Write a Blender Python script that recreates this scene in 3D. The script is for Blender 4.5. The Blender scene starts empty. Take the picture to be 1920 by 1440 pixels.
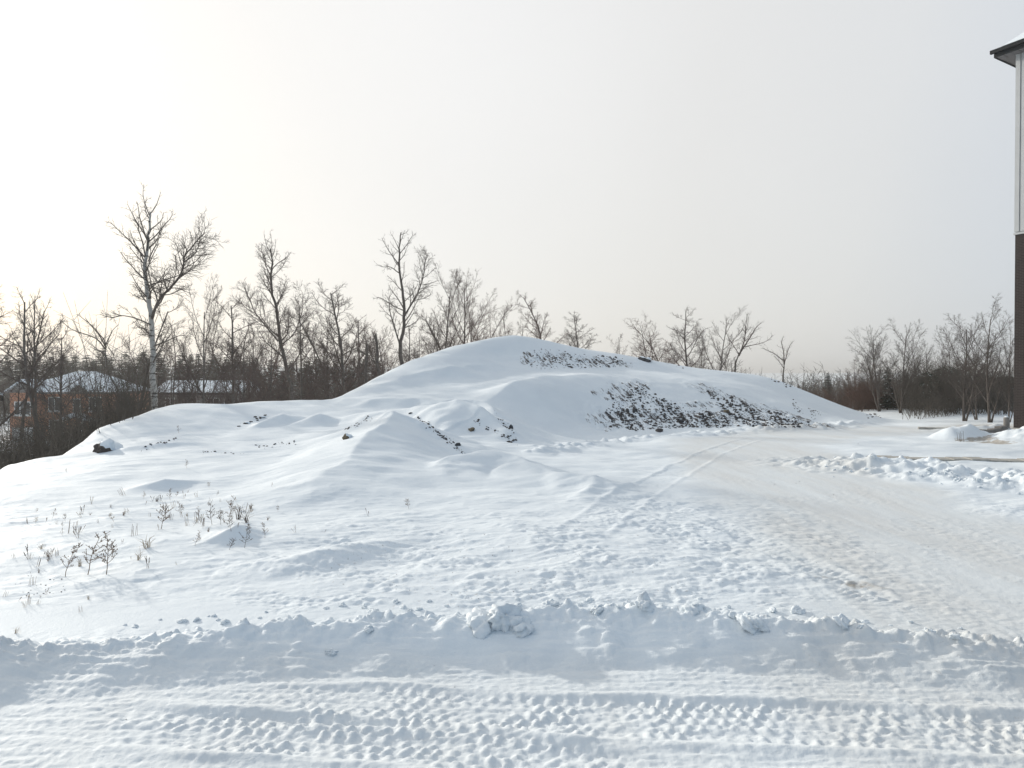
import bpy, bmesh, math, random
import numpy as np
from mathutils import Vector, Matrix

sc = bpy.context.scene
C = sc.collection
PI = math.pi
rad = math.radians

# ------------------------------------------------------------------ camera
CAM_H = 2.5
F = 1280.0                      # focal length in pixels of a 1920-wide picture
HZ = 704.0                      # row of the horizon
cam_d = bpy.data.cameras.new('camera')
cam_d.sensor_width = 36.0
cam_d.lens = 36.0 * F / 1920.0
cam_d.clip_start = 0.1
cam_d.clip_end = 12000
cam = bpy.data.objects.new('camera', cam_d)
C.objects.link(cam)
cam.location = (0, 0, CAM_H)
cam.rotation_euler = (rad(90) - math.atan((720 - HZ) / F), 0, 0)
sc.camera = cam

# ------------------------------------------------------------------ sky and sun
SUN_AZ, SUN_EL = rad(-47), rad(19)       # azimuth measured from the view axis, minus = left
SUN = Vector((math.sin(SUN_AZ) * math.cos(SUN_EL), math.cos(SUN_AZ) * math.cos(SUN_EL), math.sin(SUN_EL)))
world = bpy.data.worlds.new('World')
sc.world = world
world.use_nodes = True
wn, wl = world.node_tree.nodes, world.node_tree.links
wn.clear()
def WN(t, **k):
    n = wn.new(t)
    for a, b in k.items(): setattr(n, a, b)
    return n
w_out = WN('ShaderNodeOutputWorld'); w_bg = WN('ShaderNodeBackground')
w_bg.inputs['Strength'].default_value = 0.1
w_sky = WN('ShaderNodeTexSky', sky_type='NISHITA', sun_disc=False)
w_sky.sun_elevation = SUN_EL; w_sky.sun_rotation = SUN_AZ
w_sky.air_density = 1.0; w_sky.dust_density = 2.5; w_sky.ozone_density = 1.0
w_tc = WN('ShaderNodeTexCoord')
w_dot = WN('ShaderNodeVectorMath', operation='DOT_PRODUCT'); w_dot.inputs[1].default_value = SUN
wl.new(w_tc.outputs['Generated'], w_dot.inputs[0])
# thin bright overcast: white round the sun, turning grey-blue away from it
w_ramp = WN('ShaderNodeValToRGB')
wl.new(w_dot.outputs['Value'], w_ramp.inputs['Fac'])
w_map = WN('ShaderNodeMapRange'); w_map.inputs['From Min'].default_value = -1; w_map.inputs['From Max'].default_value = 1
wl.new(w_dot.outputs['Value'], w_map.inputs['Value']); wl.new(w_map.outputs['Result'], w_ramp.inputs['Fac'])
cr = w_ramp.color_ramp
cr.elements[0].position = 0.0; cr.elements[0].color = (0.23, 0.33, 0.45, 1)
cr.elements[1].position = 1.0; cr.elements[1].color = (1.0, 0.99, 0.96, 1)
for p, c in ((0.40, (0.31, 0.42, 0.55)), (0.57, (0.70, 0.75, 0.815)), (0.66, (0.80, 0.815, 0.825)), (0.76, (0.85, 0.85, 0.84)), (0.88, (0.94, 0.937, 0.925))):
    e = cr.elements.new(p); e.color = (*c, 1)
# slightly cream towards the horizon
w_sep = WN('ShaderNodeSeparateXYZ'); wl.new(w_tc.outputs['Generated'], w_sep.inputs[0])
w_hm = WN('ShaderNodeMapRange'); w_hm.interpolation_type = 'SMOOTHSTEP'
w_hm.inputs['From Min'].default_value = -0.02; w_hm.inputs['From Max'].default_value = 0.55
w_hm.inputs['To Min'].default_value = 0.75; w_hm.inputs['To Max'].default_value = 0.0
wl.new(w_sep.outputs['Z'], w_hm.inputs['Value'])
w_warm = WN('ShaderNodeMix', data_type='RGBA', blend_type='MULTIPLY')
w_warm.inputs['B'].default_value = (1.0, 0.983, 0.95, 1)
wl.new(w_hm.outputs['Result'], w_warm.inputs['Factor']); wl.new(w_ramp.outputs['Color'], w_warm.inputs['A'])
# faint large soft cloud texture
w_ns = WN('ShaderNodeTexNoise'); w_ns.inputs['Scale'].default_value = 1.6; w_ns.inputs['Detail'].default_value = 3
wl.new(w_tc.outputs['Generated'], w_ns.inputs['Vector'])
w_nm = WN('ShaderNodeMapRange'); w_nm.inputs['To Min'].default_value = 9.7; w_nm.inputs['To Max'].default_value = 10.9
wl.new(w_ns.outputs['Fac'], w_nm.inputs['Value'])
w_sc = WN('ShaderNodeVectorMath', operation='SCALE')
wl.new(w_warm.outputs['Result'], w_sc.inputs[0]); wl.new(w_nm.outputs['Result'], w_sc.inputs['Scale'])
w_mix = WN('ShaderNodeMix', data_type='RGBA'); w_mix.inputs['Factor'].default_value = 0.88
wl.new(w_sky.outputs['Color'], w_mix.inputs['A']); wl.new(w_sc.outputs['Vector'], w_mix.inputs['B'])
wl.new(w_mix.outputs['Result'], w_bg.inputs['Color']); wl.new(w_bg.outputs['Background'], w_out.inputs['Surface'])

sun_d = bpy.data.lights.new('sun', 'SUN')
sun_d.energy = 3.3; sun_d.angle = rad(2.0); sun_d.color = (1.0, 0.93, 0.82)
sun = bpy.data.objects.new('sun', sun_d); C.objects.link(sun)
sun.rotation_euler = SUN.to_track_quat('Z', 'Y').to_euler()
sun.location = SUN * 100

sc.view_settings.view_transform = 'Standard'
sc.view_settings.look = 'None'
sc.view_settings.exposure = 0.0
sc.view_settings.gamma = 1.0
sc.view_settings.use_curve_mapping = False
sc.cycles.max_bounces = 6
sc.cycles.diffuse_bounces = 3
sc.cycles.volume_bounces = 0

# ------------------------------------------------------------------ helpers
def P(u, v, y):
    """point at depth y that the photo shows at column u, row v"""
    return ((u - 960) / F * y, y, CAM_H - (v - HZ) / F * y)

def mesh_obj(name, verts, faces, mat, parent=None, smooth=False, loc=None):
    me = bpy.data.meshes.new(name)
    me.from_pydata([tuple(v) for v in verts], [], faces)
    me.update()
    if smooth: me.shade_smooth()
    return link(name, me, mat, parent, loc)

def link(name, me, mat, parent=None, loc=None):
    if mat is not None and not me.materials: me.materials.append(mat)
    o = bpy.data.objects.new(name, me)
    C.objects.link(o)
    if parent: o.parent = parent
    if loc is not None: o.location = loc
    return o

def np_mesh(name, verts, quads=None, tris=None, smooth=True):
    """fast mesh from arrays"""
    me = bpy.data.meshes.new(name)
    loops = []; starts = []; n = 0
    if quads is not None and len(quads):
        loops.append(quads.reshape(-1)); starts.append(np.arange(len(quads)) * 4); n = len(quads) * 4
    if tris is not None and len(tris):
        loops.append(tris.reshape(-1)); starts.append(n + np.arange(len(tris)) * 3)
    loops = np.concatenate(loops).astype(np.int32); starts = np.concatenate(starts).astype(np.int32)
    me.vertices.add(len(verts)); me.vertices.foreach_set('co', np.asarray(verts, np.float32).reshape(-1))
    me.loops.add(len(loops)); me.loops.foreach_set('vertex_index', loops)
    me.polygons.add(len(starts)); me.polygons.foreach_set('loop_start', starts)
    me.update(calc_edges=True); me.validate()
    if smooth: me.shade_smooth()
    return me

def empty(name, loc, rz=0):
    o = bpy.data.objects.new(name, None); C.objects.link(o)
    o.empty_display_size = 0.3
    o.location = loc; o.rotation_euler = (0, 0, rz)
    return o

def tag(o, label=None, cat=None, group=None, kind=None):
    if label: o['label'] = label
    if cat: o['category'] = cat
    if group: o['group'] = group
    if kind: o['kind'] = kind
    return o

class MB:
    """collects boxes / polygons into one mesh"""
    def __init__(s): s.v = []; s.f = []
    def box(s, x0, x1, y0, y1, z0, z1):
        b = len(s.v)
        s.v += [(x0, y0, z0), (x1, y0, z0), (x1, y1, z0), (x0, y1, z0), (x0, y0, z1), (x1, y0, z1), (x1, y1, z1), (x0, y1, z1)]
        s.f += [tuple(b + i for i in q) for q in ((0, 3, 2, 1), (4, 5, 6, 7), (0, 1, 5, 4), (1, 2, 6, 5), (2, 3, 7, 6), (3, 0, 4, 7))]
        return s
    def poly(s, pts, faces):
        b = len(s.v); s.v += list(pts); s.f += [tuple(b + i for i in q) for q in faces]
        return s
    def tube(s, a, b_, r, n=8):
        a = Vector(a); b_ = Vector(b_); d = (b_ - a).normalized()
        u = d.orthogonal().normalized(); w = d.cross(u); k = len(s.v)
        for p in (a, b_):
            for i in range(n):
                t = 2 * PI * i / n
                s.v.append(tuple(p + u * r * math.cos(t) + w * r * math.sin(t)))
        s.f += [(k + i, k + (i + 1) % n, k + n + (i + 1) % n, k + n + i) for i in range(n)]
        s.f += [tuple(k + n - 1 - i for i in range(n)), tuple(k + n + i for i in range(n))]
        return s
    def build(s, name, mat, parent=None, bevel=0, smooth=False):
        o = mesh_obj(name, s.v, s.f, mat, parent, smooth)
        if bevel:
            m = o.modifiers.new('bevel', 'BEVEL'); m.width = bevel; m.segments = 2
        return o

# ------------------------------------------------------------------ materials
def mat(name, col, rough=0.8, noise=None, bump=None, spec=0.3, coord='Object'):
    """noise=(scale, colour2, lo, hi)  bump=(scale, strength, distance)"""
    m = bpy.data.materials.new(name); m.use_nodes = True
    n, l = m.node_tree.nodes, m.node_tree.links
    b = n['Principled BSDF']
    b.inputs['Base Color'].default_value = (*col, 1); b.inputs['Roughness'].default_value = rough
    b.inputs['Specular IOR Level'].default_value = spec
    tc = n.new('ShaderNodeTexCoord')
    if noise:
        t = n.new('ShaderNodeTexNoise'); t.inputs['Scale'].default_value = noise[0]; t.inputs['Detail'].default_value = 6
        l.new(tc.outputs[coord], t.inputs['Vector'])
        r = n.new('ShaderNodeMapRange'); r.inputs['From Min'].default_value = noise[2]; r.inputs['From Max'].default_value = noise[3]
        l.new(t.outputs['Fac'], r.inputs['Value'])
        mx = n.new('ShaderNodeMix'); mx.data_type = 'RGBA'
        mx.inputs['A'].default_value = (*col, 1); mx.inputs['B'].default_value = (*noise[1], 1)
        l.new(r.outputs['Result'], mx.inputs['Factor']); l.new(mx.outputs['Result'], b.inputs['Base Color'])
    if bump:
        t = n.new('ShaderNodeTexNoise'); t.inputs['Scale'].default_value = bump[0]; t.inputs['Detail'].default_value = 5
        l.new(tc.outputs[coord], t.inputs['Vector'])
        bp = n.new('ShaderNodeBump'); bp.inputs['Strength'].default_value = bump[1]; bp.inputs['Distance'].default_value = bump[2]
        l.new(t.outputs['Fac'], bp.inputs['Height']); l.new(bp.outputs['Normal'], b.inputs['Normal'])
    return m

SNOW = (0.765, 0.82, 0.86)
M = {}
M['snow'] = mat('snow', SNOW, 0.65, (3.0, (0.735, 0.79, 0.835), 0.35, 0.7), (45, 0.35, 0.01), 0.25)
M['bark'] = mat('bark', (0.075, 0.062, 0.055), 0.9, (9, (0.15, 0.13, 0.115), 0.35, 0.7), (30, 0.6, 0.02))
M['bark_grey'] = mat('bark_grey', (0.17, 0.155, 0.14), 0.9, (8, (0.09, 0.078, 0.07), 0.35, 0.7), (30, 0.5, 0.02))
M['twig'] = mat('twig', (0.085, 0.066, 0.058), 0.9, (3, (0.14, 0.11, 0.10), 0.35, 0.7))
M['twig_red'] = mat('twig_red', (0.115, 0.066, 0.055), 0.9, (3, (0.15, 0.11, 0.095), 0.35, 0.7))
M['brush'] = mat('brush', (0.085, 0.074, 0.060), 0.95, (0.5, (0.13, 0.112, 0.095), 0.35, 0.7))
M['brush_red'] = mat('brush_red', (0.13, 0.072, 0.052), 0.95, (0.5, (0.10, 0.075, 0.06), 0.35, 0.7))
M['needle'] = mat('needle', (0.028, 0.040, 0.026), 0.85, (1.5, (0.05, 0.062, 0.04), 0.4, 0.7))
M['stone'] = mat('stone', (0.045, 0.042, 0.045), 0.85, (6, (0.10, 0.085, 0.075), 0.4, 0.75), (25, 0.6, 0.01))
M['stone_blue'] = mat('stone_blue', (0.035, 0.040, 0.048), 0.8, (6, (0.075, 0.075, 0.08), 0.4, 0.75), (25, 0.6, 0.01))
M['stone_tan'] = mat('stone_tan', (0.17, 0.14, 0.095), 0.85, (7, (0.08, 0.065, 0.05), 0.4, 0.7), (25, 0.6, 0.01))
M['soil'] = mat('soil', (0.062, 0.055, 0.052), 0.95, (6, (0.105, 0.09, 0.082), 0.4, 0.75), (25, 0.6, 0.01))
M['weed'] = mat('weed', (0.15, 0.095, 0.062), 0.9, (10, (0.24, 0.165, 0.11), 0.4, 0.7))
M['weed_dark'] = mat('weed_dark', (0.075, 0.05, 0.038), 0.9, (10, (0.13, 0.09, 0.065), 0.4, 0.7))
M['straw'] = mat('straw', (0.34, 0.26, 0.16), 0.9, (10, (0.22, 0.16, 0.10), 0.4, 0.7))
M['white_paint'] = mat('white_paint', (0.78, 0.78, 0.76), 0.5)
M['glass'] = mat('glass', (0.03, 0.035, 0.04), 0.08, spec=0.6)
M['dark_metal'] = mat('dark_metal', (0.010, 0.013, 0.016), 0.65, spec=0.25)
M['concrete'] = mat('concrete', (0.42, 0.41, 0.38), 0.85, (5, (0.30, 0.29, 0.27), 0.35, 0.7), (40, 0.4, 0.005))
M['siding'] = mat('siding', (0.52, 0.53, 0.53), 0.6, (1.2, (0.47, 0.48, 0.48), 0.35, 0.7))
M['soffit'] = mat('soffit', (0.16, 0.15, 0.15), 0.7)
M['house_trim'] = mat('house_trim', (0.20, 0.18, 0.16), 0.7)
M['clad_grey'] = mat('clad_grey', (0.20, 0.19, 0.18), 0.8)

def brick_mat(name, c1, c2, mortar, scale):
    m = bpy.data.materials.new(name); m.use_nodes = True
    n, l = m.node_tree.nodes, m.node_tree.links
    b = n['Principled BSDF']; b.inputs['Roughness'].default_value = 0.9
    tc = n.new('ShaderNodeTexCoord')
    sp = n.new('ShaderNodeSeparateXYZ'); l.new(tc.outputs['Object'], sp.inputs[0])
    ad = n.new('ShaderNodeMath'); ad.operation = 'ADD'; l.new(sp.outputs['X'], ad.inputs[0]); l.new(sp.outputs['Y'], ad.inputs[1])
    cb = n.new('ShaderNodeCombineXYZ'); l.new(ad.outputs[0], cb.inputs['X']); l.new(sp.outputs['Z'], cb.inputs['Y'])
    t = n.new('ShaderNodeTexBrick'); l.new(cb.outputs[0], t.inputs['Vector'])
    t.inputs['Scale'].default_value = scale
    t.inputs['Color1'].default_value = (*c1, 1); t.inputs['Color2'].default_value = (*c2, 1); t.inputs['Mortar'].default_value = (*mortar, 1)
    t.inputs['Brick Width'].default_value = 0.22; t.inputs['Row Height'].default_value = 0.075; t.inputs['Mortar Size'].default_value = 0.008
    l.new(t.outputs['Color'], b.inputs['Base Color'])
    bp = n.new('ShaderNodeBump'); bp.inputs['Distance'].default_value = 0.01; bp.invert = True
    l.new(t.outputs['Fac'], bp.inputs['Height']); l.new(bp.outputs['Normal'], b.inputs['Normal'])
    return m
M['brick_dark'] = brick_mat('brick_dark', (0.020, 0.014, 0.013), (0.032, 0.022, 0.020), (0.075, 0.065, 0.06), 1.0)
M['brick_orange'] = brick_mat('brick_orange', (0.50, 0.20, 0.10), (0.42, 0.16, 0.085), (0.42, 0.32, 0.25), 1.0)

# birch: white bark with dark horizontal marks
def birch_mat():
    m = bpy.data.materials.new('birch_bark'); m.use_nodes = True
    n, l = m.node_tree.nodes, m.node_tree.links
    b = n['Principled BSDF']; b.inputs['Roughness'].default_value = 0.8
    tc = n.new('ShaderNodeTexCoord'); mp = n.new('ShaderNodeMapping'); mp.inputs['Scale'].default_value = (2.2, 2.2, 7)
    l.new(tc.outputs['Object'], mp.inputs['Vector'])
    t = n.new('ShaderNodeTexNoise'); t.inputs['Scale'].default_value = 1.3; t.inputs['Detail'].default_value = 5; l.new(mp.outputs['Vector'], t.inputs['Vector'])
    r = n.new('ShaderNodeValToRGB'); l.new(t.outputs['Fac'], r.inputs['Fac'])
    r.color_ramp.elements[0].position = 0.36; r.color_ramp.elements[0].color = (0.06, 0.052, 0.05, 1)
    r.color_ramp.elements[1].position = 0.47; r.color_ramp.elements[1].color = (0.44, 0.42, 0.39, 1)
    l.new(r.outputs['Color'], b.inputs['Base Color'])
    bp = n.new('ShaderNodeBump'); bp.inputs['Strength'].default_value = 0.5; bp.inputs['Distance'].default_value = 0.02
    l.new(t.outputs['Fac'], bp.inputs['Height']); l.new(bp.outputs['Normal'], b.inputs['Normal'])
    return m
M['birch'] = birch_mat()

def ground_mat():
    m = bpy.data.materials.new('snow_ground'); m.use_nodes = True
    n, l = m.node_tree.nodes, m.node_tree.links
    b = n['Principled BSDF']; b.inputs['Roughness'].default_value = 0.65; b.inputs['Specular IOR Level'].default_value = 0.22
    tc = n.new('ShaderNodeTexCoord')
    def noise(sc_, det=5, vec=None, rough=0.55):
        t = n.new('ShaderNodeTexNoise'); t.inputs['Scale'].default_value = sc_; t.inputs['Detail'].default_value = det
        t.inputs['Roughness'].default_value = rough
        l.new(vec or tc.outputs['Object'], t.inputs['Vector']); return t.outputs['Fac']
    def rng(v, a, b_, c=0.0, d=1.0):
        r = n.new('ShaderNodeMapRange'); r.inputs['From Min'].default_value = a; r.inputs['From Max'].default_value = b_
        r.inputs['To Min'].default_value = c; r.inputs['To Max'].default_value = d; l.new(v, r.inputs['Value']); return r.outputs['Result']
    def mul(a, b_):
        r = n.new('ShaderNodeMath'); r.operation = 'MULTIPLY'; l.new(a, r.inputs[0])
        if isinstance(b_, float): r.inputs[1].default_value = b_
        else: l.new(b_, r.inputs[1])
        return r.outputs[0]
    def mix(f, a, c):
        x = n.new('ShaderNodeMix'); x.data_type = 'RGBA'
        if isinstance(f, float): x.inputs['Factor'].default_value = f
        else: l.new(f, x.inputs['Factor'])
        if isinstance(a, tuple): x.inputs['A'].default_value = (*a, 1)
        else: l.new(a, x.inputs['A'])
        if isinstance(c, tuple): x.inputs['B'].default_value = (*c, 1)
        else: l.new(c, x.inputs['B'])
        return x.outputs['Result']
    at = lambda nm: (lambda q: (setattr(q, 'attribute_name', nm), q.outputs['Fac'])[1])(n.new('ShaderNodeAttribute'))
    road, grav, grit = at('road'), at('gravel'), at('grit')
    c = mix(rng(noise(1.3), 0.35, 0.7), SNOW, (0.735, 0.79, 0.835))
    # packed road snow: tan stained in streaky patches
    mp = n.new('ShaderNodeMapping'); mp.inputs['Rotation'].default_value = (0, 0, rad(28)); mp.inputs['Scale'].default_value = (1.0, 0.22, 1)
    l.new(tc.outputs['Object'], mp.inputs['Vector'])
    c = mix(mul(road, 0.65), c, (0.66, 0.695, 0.71))
    stain = rng(noise(1.1, 7, mp.outputs['Vector'], 0.62), 0.36, 0.66)
    c = mix(mul(road, stain), c, (0.645, 0.66, 0.66))
    c = mix(mul(road, mul(rng(noise(5.0, 6, mp.outputs['Vector'], 0.7), 0.58, 0.72), 0.13)), c, (0.50, 0.45, 0.40))
    # fine grit sprinkled on the disturbed snow
    c = mix(mul(grit, mul(rng(noise(22.0, 3, None, 0.75), 0.62, 0.68), 0.4)), c, (0.30, 0.25, 0.21))
    # bare gravel showing through
    g = mix(rng(noise(14.0, 5), 0.35, 0.7), (0.46, 0.44, 0.40), (0.30, 0.275, 0.25))
    c = mix(rng(mul(grav, rng(noise(2.2, 6, None, 0.65), 0.30, 0.62)), 0.28, 0.46), c, g)
    soil = at('soil')
    mp3 = n.new('ShaderNodeMapping'); mp3.inputs['Rotation'].default_value = (0, 0, rad(-24)); l.new(tc.outputs['Object'], mp3.inputs['Vector'])
    mp2 = n.new('ShaderNodeMapping'); mp2.inputs['Scale'].default_value = (1.0, 0.22, 0.22); l.new(mp3.outputs['Vector'], mp2.inputs['Vector'])
    sn = noise(5.2, 8, mp2.outputs['Vector'], 0.72)
    add = n.new('ShaderNodeMath'); add.operation = 'ADD'; l.new(sn, add.inputs[0]); l.new(mul(soil, 0.30), add.inputs[1])
    sc_ = mix(rng(noise(9.0, 5), 0.35, 0.7), (0.056, 0.054, 0.057), (0.115, 0.10, 0.094))
    c = mix(rng(add.outputs[0], 0.81, 0.87), c, sc_)
    l.new(c, b.inputs['Base Color'])
    b1 = n.new('ShaderNodeBump'); b1.inputs['Strength'].default_value = 0.45; b1.inputs['Distance'].default_value = 0.012
    l.new(noise(26.0, 6, None, 0.62), b1.inputs['Height'])
    b2 = n.new('ShaderNodeBump'); b2.inputs['Strength'].default_value = 0.6; b2.inputs['Distance'].default_value = 0.004
    l.new(noise(85.0, 4), b2.inputs['Height']); l.new(b1.outputs['Normal'], b2.inputs['Normal'])
    l.new(b2.outputs['Normal'], b.inputs['Normal'])
    return m
M['ground'] = ground_mat()

# ------------------------------------------------------------------ noise
def _hash(ix, iy, seed):
    h = (ix.astype(np.int64) * 374761393 + iy.astype(np.int64) * 668265263 + seed * 1442695041) & 0xFFFFFFFF
    h = ((h ^ (h >> 13)) * 1274126177) & 0xFFFFFFFF
    return (h ^ (h >> 16)) & 0xFFFFFFFF
_A = np.arange(64) * (2 * np.pi / 64); _GX, _GY = np.cos(_A), np.sin(_A)
def gnoise(x, y, seed=0):
    fx, fy = np.floor(x), np.floor(y); ix, iy = fx.astype(np.int64), fy.astype(np.int64)
    dx, dy = x - fx, y - fy
    ux = dx * dx * dx * (dx * (dx * 6 - 15) + 10); uy = dy * dy * dy * (dy * (dy * 6 - 15) + 10)
    def g(i, j):
        k = (_hash(ix + i, iy + j, seed) & 63).astype(np.int64)
        return _GX[k] * (dx - i) + _GY[k] * (dy - j)
    a = g(0, 0) * (1 - ux) + g(1, 0) * ux
    b = g(0, 1) * (1 - ux) + g(1, 1) * ux
    return (a * (1 - uy) + b * uy) * 1.5
def fbm(x, y, octs, seed=0, gain=0.5):
    s = 0; a = 1.0; f = 1.0
    for o in range(octs):
        s = s + a * gnoise(x * f + 17.3 * o, y * f - 9.1 * o, seed + o * 7)
        a *= gain; f *= 2.07
    return s
def clods(x, y, scale, seed, dens=0.6):
    """rounded lumps of different sizes, 0..1"""
    x = x / scale; y = y / scale
    x = x + .25 * gnoise(x * 1.7, y * 1.7, seed + 3); y = y + .25 * gnoise(x * 1.7 + 5, y * 1.7, seed + 4)
    fx, fy = np.floor(x).astype(np.int64), np.floor(y).astype(np.int64); best = np.zeros(x.shape)
    for i in (-1, 0, 1):
        for j in (-1, 0, 1):
            h = _hash(fx + i, fy + j, seed)
            px = fx + i + .15 + .7 * ((h & 255) / 255.); py = fy + j + .15 + .7 * (((h >> 8) & 255) / 255.)
            r = .25 + .45 * (((h >> 16) & 255) / 255.) ** 1.5
            on = ((h >> 24) & 255) / 255. < dens
            t = 1 - ((x - px) ** 2 + (y - py) ** 2) / (r * r)
            best = np.maximum(best, np.where(on & (t > 0), np.sqrt(np.maximum(t, 0)) * r * 1.5, 0))
    return best
def sub(m, fn, *a):
    """evaluate fn only where the mask is set"""
    out = np.zeros(m.shape); k = m > .01
    if k.any(): out[k] = fn(*[q[k] if isinstance(q, np.ndarray) else q for q in a])
    return out
def sstep(a, b, x):
    t = np.clip((x - a) / (b - a), 0, 1); return t * t * (3 - 2 * t)
def smax(a, b, k):
    h = np.clip(0.5 + 0.5 * (a - b) / k, 0, 1)
    return b * (1 - h) + a * h + k * h * (1 - h)

# ------------------------------------------------------------------ terrain height
CP = []
for (u, v, y) in [
    # lobe in front of the mound
    (1000, 742, 32), (1100, 712, 36), (1200, 712, 37.5), (1300, 712, 39), (1400, 726, 40), (1480, 747, 40), (1540, 772, 39),
    # skyline of the mound
    (720, 703, 36), (780, 672, 38.5), (850, 650, 41), (910, 640, 42), (970, 631, 43), (1050, 645, 44.5), (1150, 663, 45.5), (1210, 673, 46),
    (1340, 695, 48), (1440, 713, 49), (1540, 752, 48), (1600, 769, 46),
    # between lobe and skyline
    (1100, 688, 41), (1000, 698, 38), (1250, 698, 43), (1000, 660, 41.5),
    # left flank
    (620, 751, 33), (700, 749, 30), (800, 768, 28), (880, 778, 27.5), (800, 712, 35), (900, 700, 37), (940, 662, 41),
    # plateau edge at left
    (540, 760, 31.5), (450, 763, 30), (370, 767, 28.5), (290, 771, 27), (240, 785, 25), (200, 802, 23), (130, 852, 20.5), (40, 868, 18.6), (0, 886, 17.5), (-150, 925, 14.5),
    # plateau in front of that
    (450, 800, 24), (300, 832, 20.5), (600, 800, 24), (500, 860, 17.5), (300, 900, 15), (100, 930, 13.5), (450, 960, 12), (650, 960, 11.8), (700, 900, 14.5), (860, 850, 19), (930, 800, 25.6),
    (1000, 812, 28), (1120, 800, 31)]:
    CP.append(P(u, v, y))
CP += [(-8, 9, .1), (-5, 9, .1), (-2, 8.5, .11), (0, 8, .12), (2, 8, .1), (0, 11, .14), (2, 12, .1), (4, 8, .03),
       (6, 12, 0), (9, 20, 0), (8, 25, 0), (12, 27, 0), (6, 27, .02), (3, 22, .03), (16, 30, 0), (21, 28, 0), (14, 20, .03), (20, 20, .05), (10, 15, .02),
       (23, 38, -.2), (19, 40, -.25), (30, 40, -.3), (30, 20, 0), (40, 30, 0), (18, 33, -.05), (10, 31, .0), (16, 34, .0),
       (25, 47, -.5), (32, 50, -.4), (40, 50, -.5), (33, 62, -.4), (22, 52, -.9), (28, 58, -.6),
       # back of the mound and of the plateau edge
       (-4, 51, -.5), (0.4, 54, .6), (7, 56, .4), (14.5, 58, -.4), (21, 57, -1.2), (-11, 42, -2.6), (-16, 40, -3.2), (-19, 36, -2.8), (-19.5, 30, -3), (-21, 26, -3.2), (-22, 22, -3), (-20, 16, -1.6),
       (-28, 40, -4.2), (-30, 30, -4), (-30, 20, -3.6), (-26, 12, -1.8), (-10, 55, -4), (-20, 60, -4.8), (0, 66, -2.5), (12, 68, -2), (24, 68, -1.8)]
for yy in (-40, -15, 0, 3, 6):
    for xx in (-40, -14, -5, 0, 5, 14, 40):
        if not (xx == -40 and yy >= 0): CP.append((xx, yy, 0.0))
CP = np.array(CP)
def _tps(r2): return 0.5 * r2 * np.log(r2 + 1e-9)
_n = len(CP)
_K = _tps((CP[:, None, 0] - CP[None, :, 0]) ** 2 + (CP[:, None, 1] - CP[None, :, 1]) ** 2) + np.eye(_n) * 0.04
_Pm = np.c_[np.ones(_n), CP[:, :2]]
_S = np.block([[_K, _Pm], [_Pm.T, np.zeros((3, 3))]])
_W = np.linalg.solve(_S, np.r_[CP[:, 2], 0, 0, 0])
def rbf(x, y):
    z = _W[_n] + _W[_n + 1] * x + _W[_n + 2] * y
    for i in range(_n):
        z = z + _W[i] * _tps((x - CP[i, 0]) ** 2 + (y - CP[i, 1]) ** 2)
    return z
def polydist(x, y, pts):
    """distance to a polyline, the interpolated extra values, arc length and side (+ = left)"""
    best = np.full(x.shape, 1e9); ex = [np.zeros(x.shape) for _ in pts[0][2:]]
    arc = np.zeros(x.shape); side = np.zeros(x.shape); acc = 0.0
    for a, b in zip(pts[:-1], pts[1:]):
        dx, dy = b[0] - a[0], b[1] - a[1]; L2 = dx * dx + dy * dy
        t = np.clip(((x - a[0]) * dx + (y - a[1]) * dy) / L2, 0, 1)
        px, py = x - a[0] - t * dx, y - a[1] - t * dy
        d = np.hypot(px, py); m = d < best
        best = np.where(m, d, best)
        for k in range(len(ex)): ex[k] = np.where(m, a[2 + k] * (1 - t) + b[2 + k] * t, ex[k])
        arc = np.where(m, acc + t * math.sqrt(L2), arc); side = np.where(m, np.sign(dx * py - dy * px), side)
        acc += math.sqrt(L2)
    return best, ex, arc, side
def ridge(x, y, pts, wl, wr, p=1.5, rnd=0.1, jit=None):
    """a drift along a crest line: pts (x, y, h); wl / wr the widths left and right of its direction"""
    z = np.zeros(x.shape)
    xs = [q[0] for q in pts]; ys = [q[1] for q in pts]; w = max(wl, wr) + 1
    m = (x > min(xs) - w) & (x < max(xs) + w) & (y > min(ys) - w) & (y < max(ys) + w)
    if not m.any(): return z
    xx, yy = x[m], y[m]
    if jit: xx = xx + jit[1] * fbm(xx / jit[0], yy / jit[0], 2, 91); yy = yy + jit[1] * fbm(xx / jit[0] + 7, yy / jit[0], 2, 92)
    d, (h,), arc, side = polydist(xx, yy, pts)
    d = np.sqrt(d * d + rnd * rnd) - rnd
    ww = np.where(side > 0, wl, wr)
    t = np.clip(1 - d / ww, 0, 1)
    f = np.where(t > 0, t ** p, 0); f = f * (1 - 0.5 * np.exp(-((1 - t) / 0.0001)))if False else f
    z[m] = h * f
    return z
def W(u, v, z=0.0):
    y = (CAM_H - z) * F / (v - HZ); return ((u - 960) / F * y, y)
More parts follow.
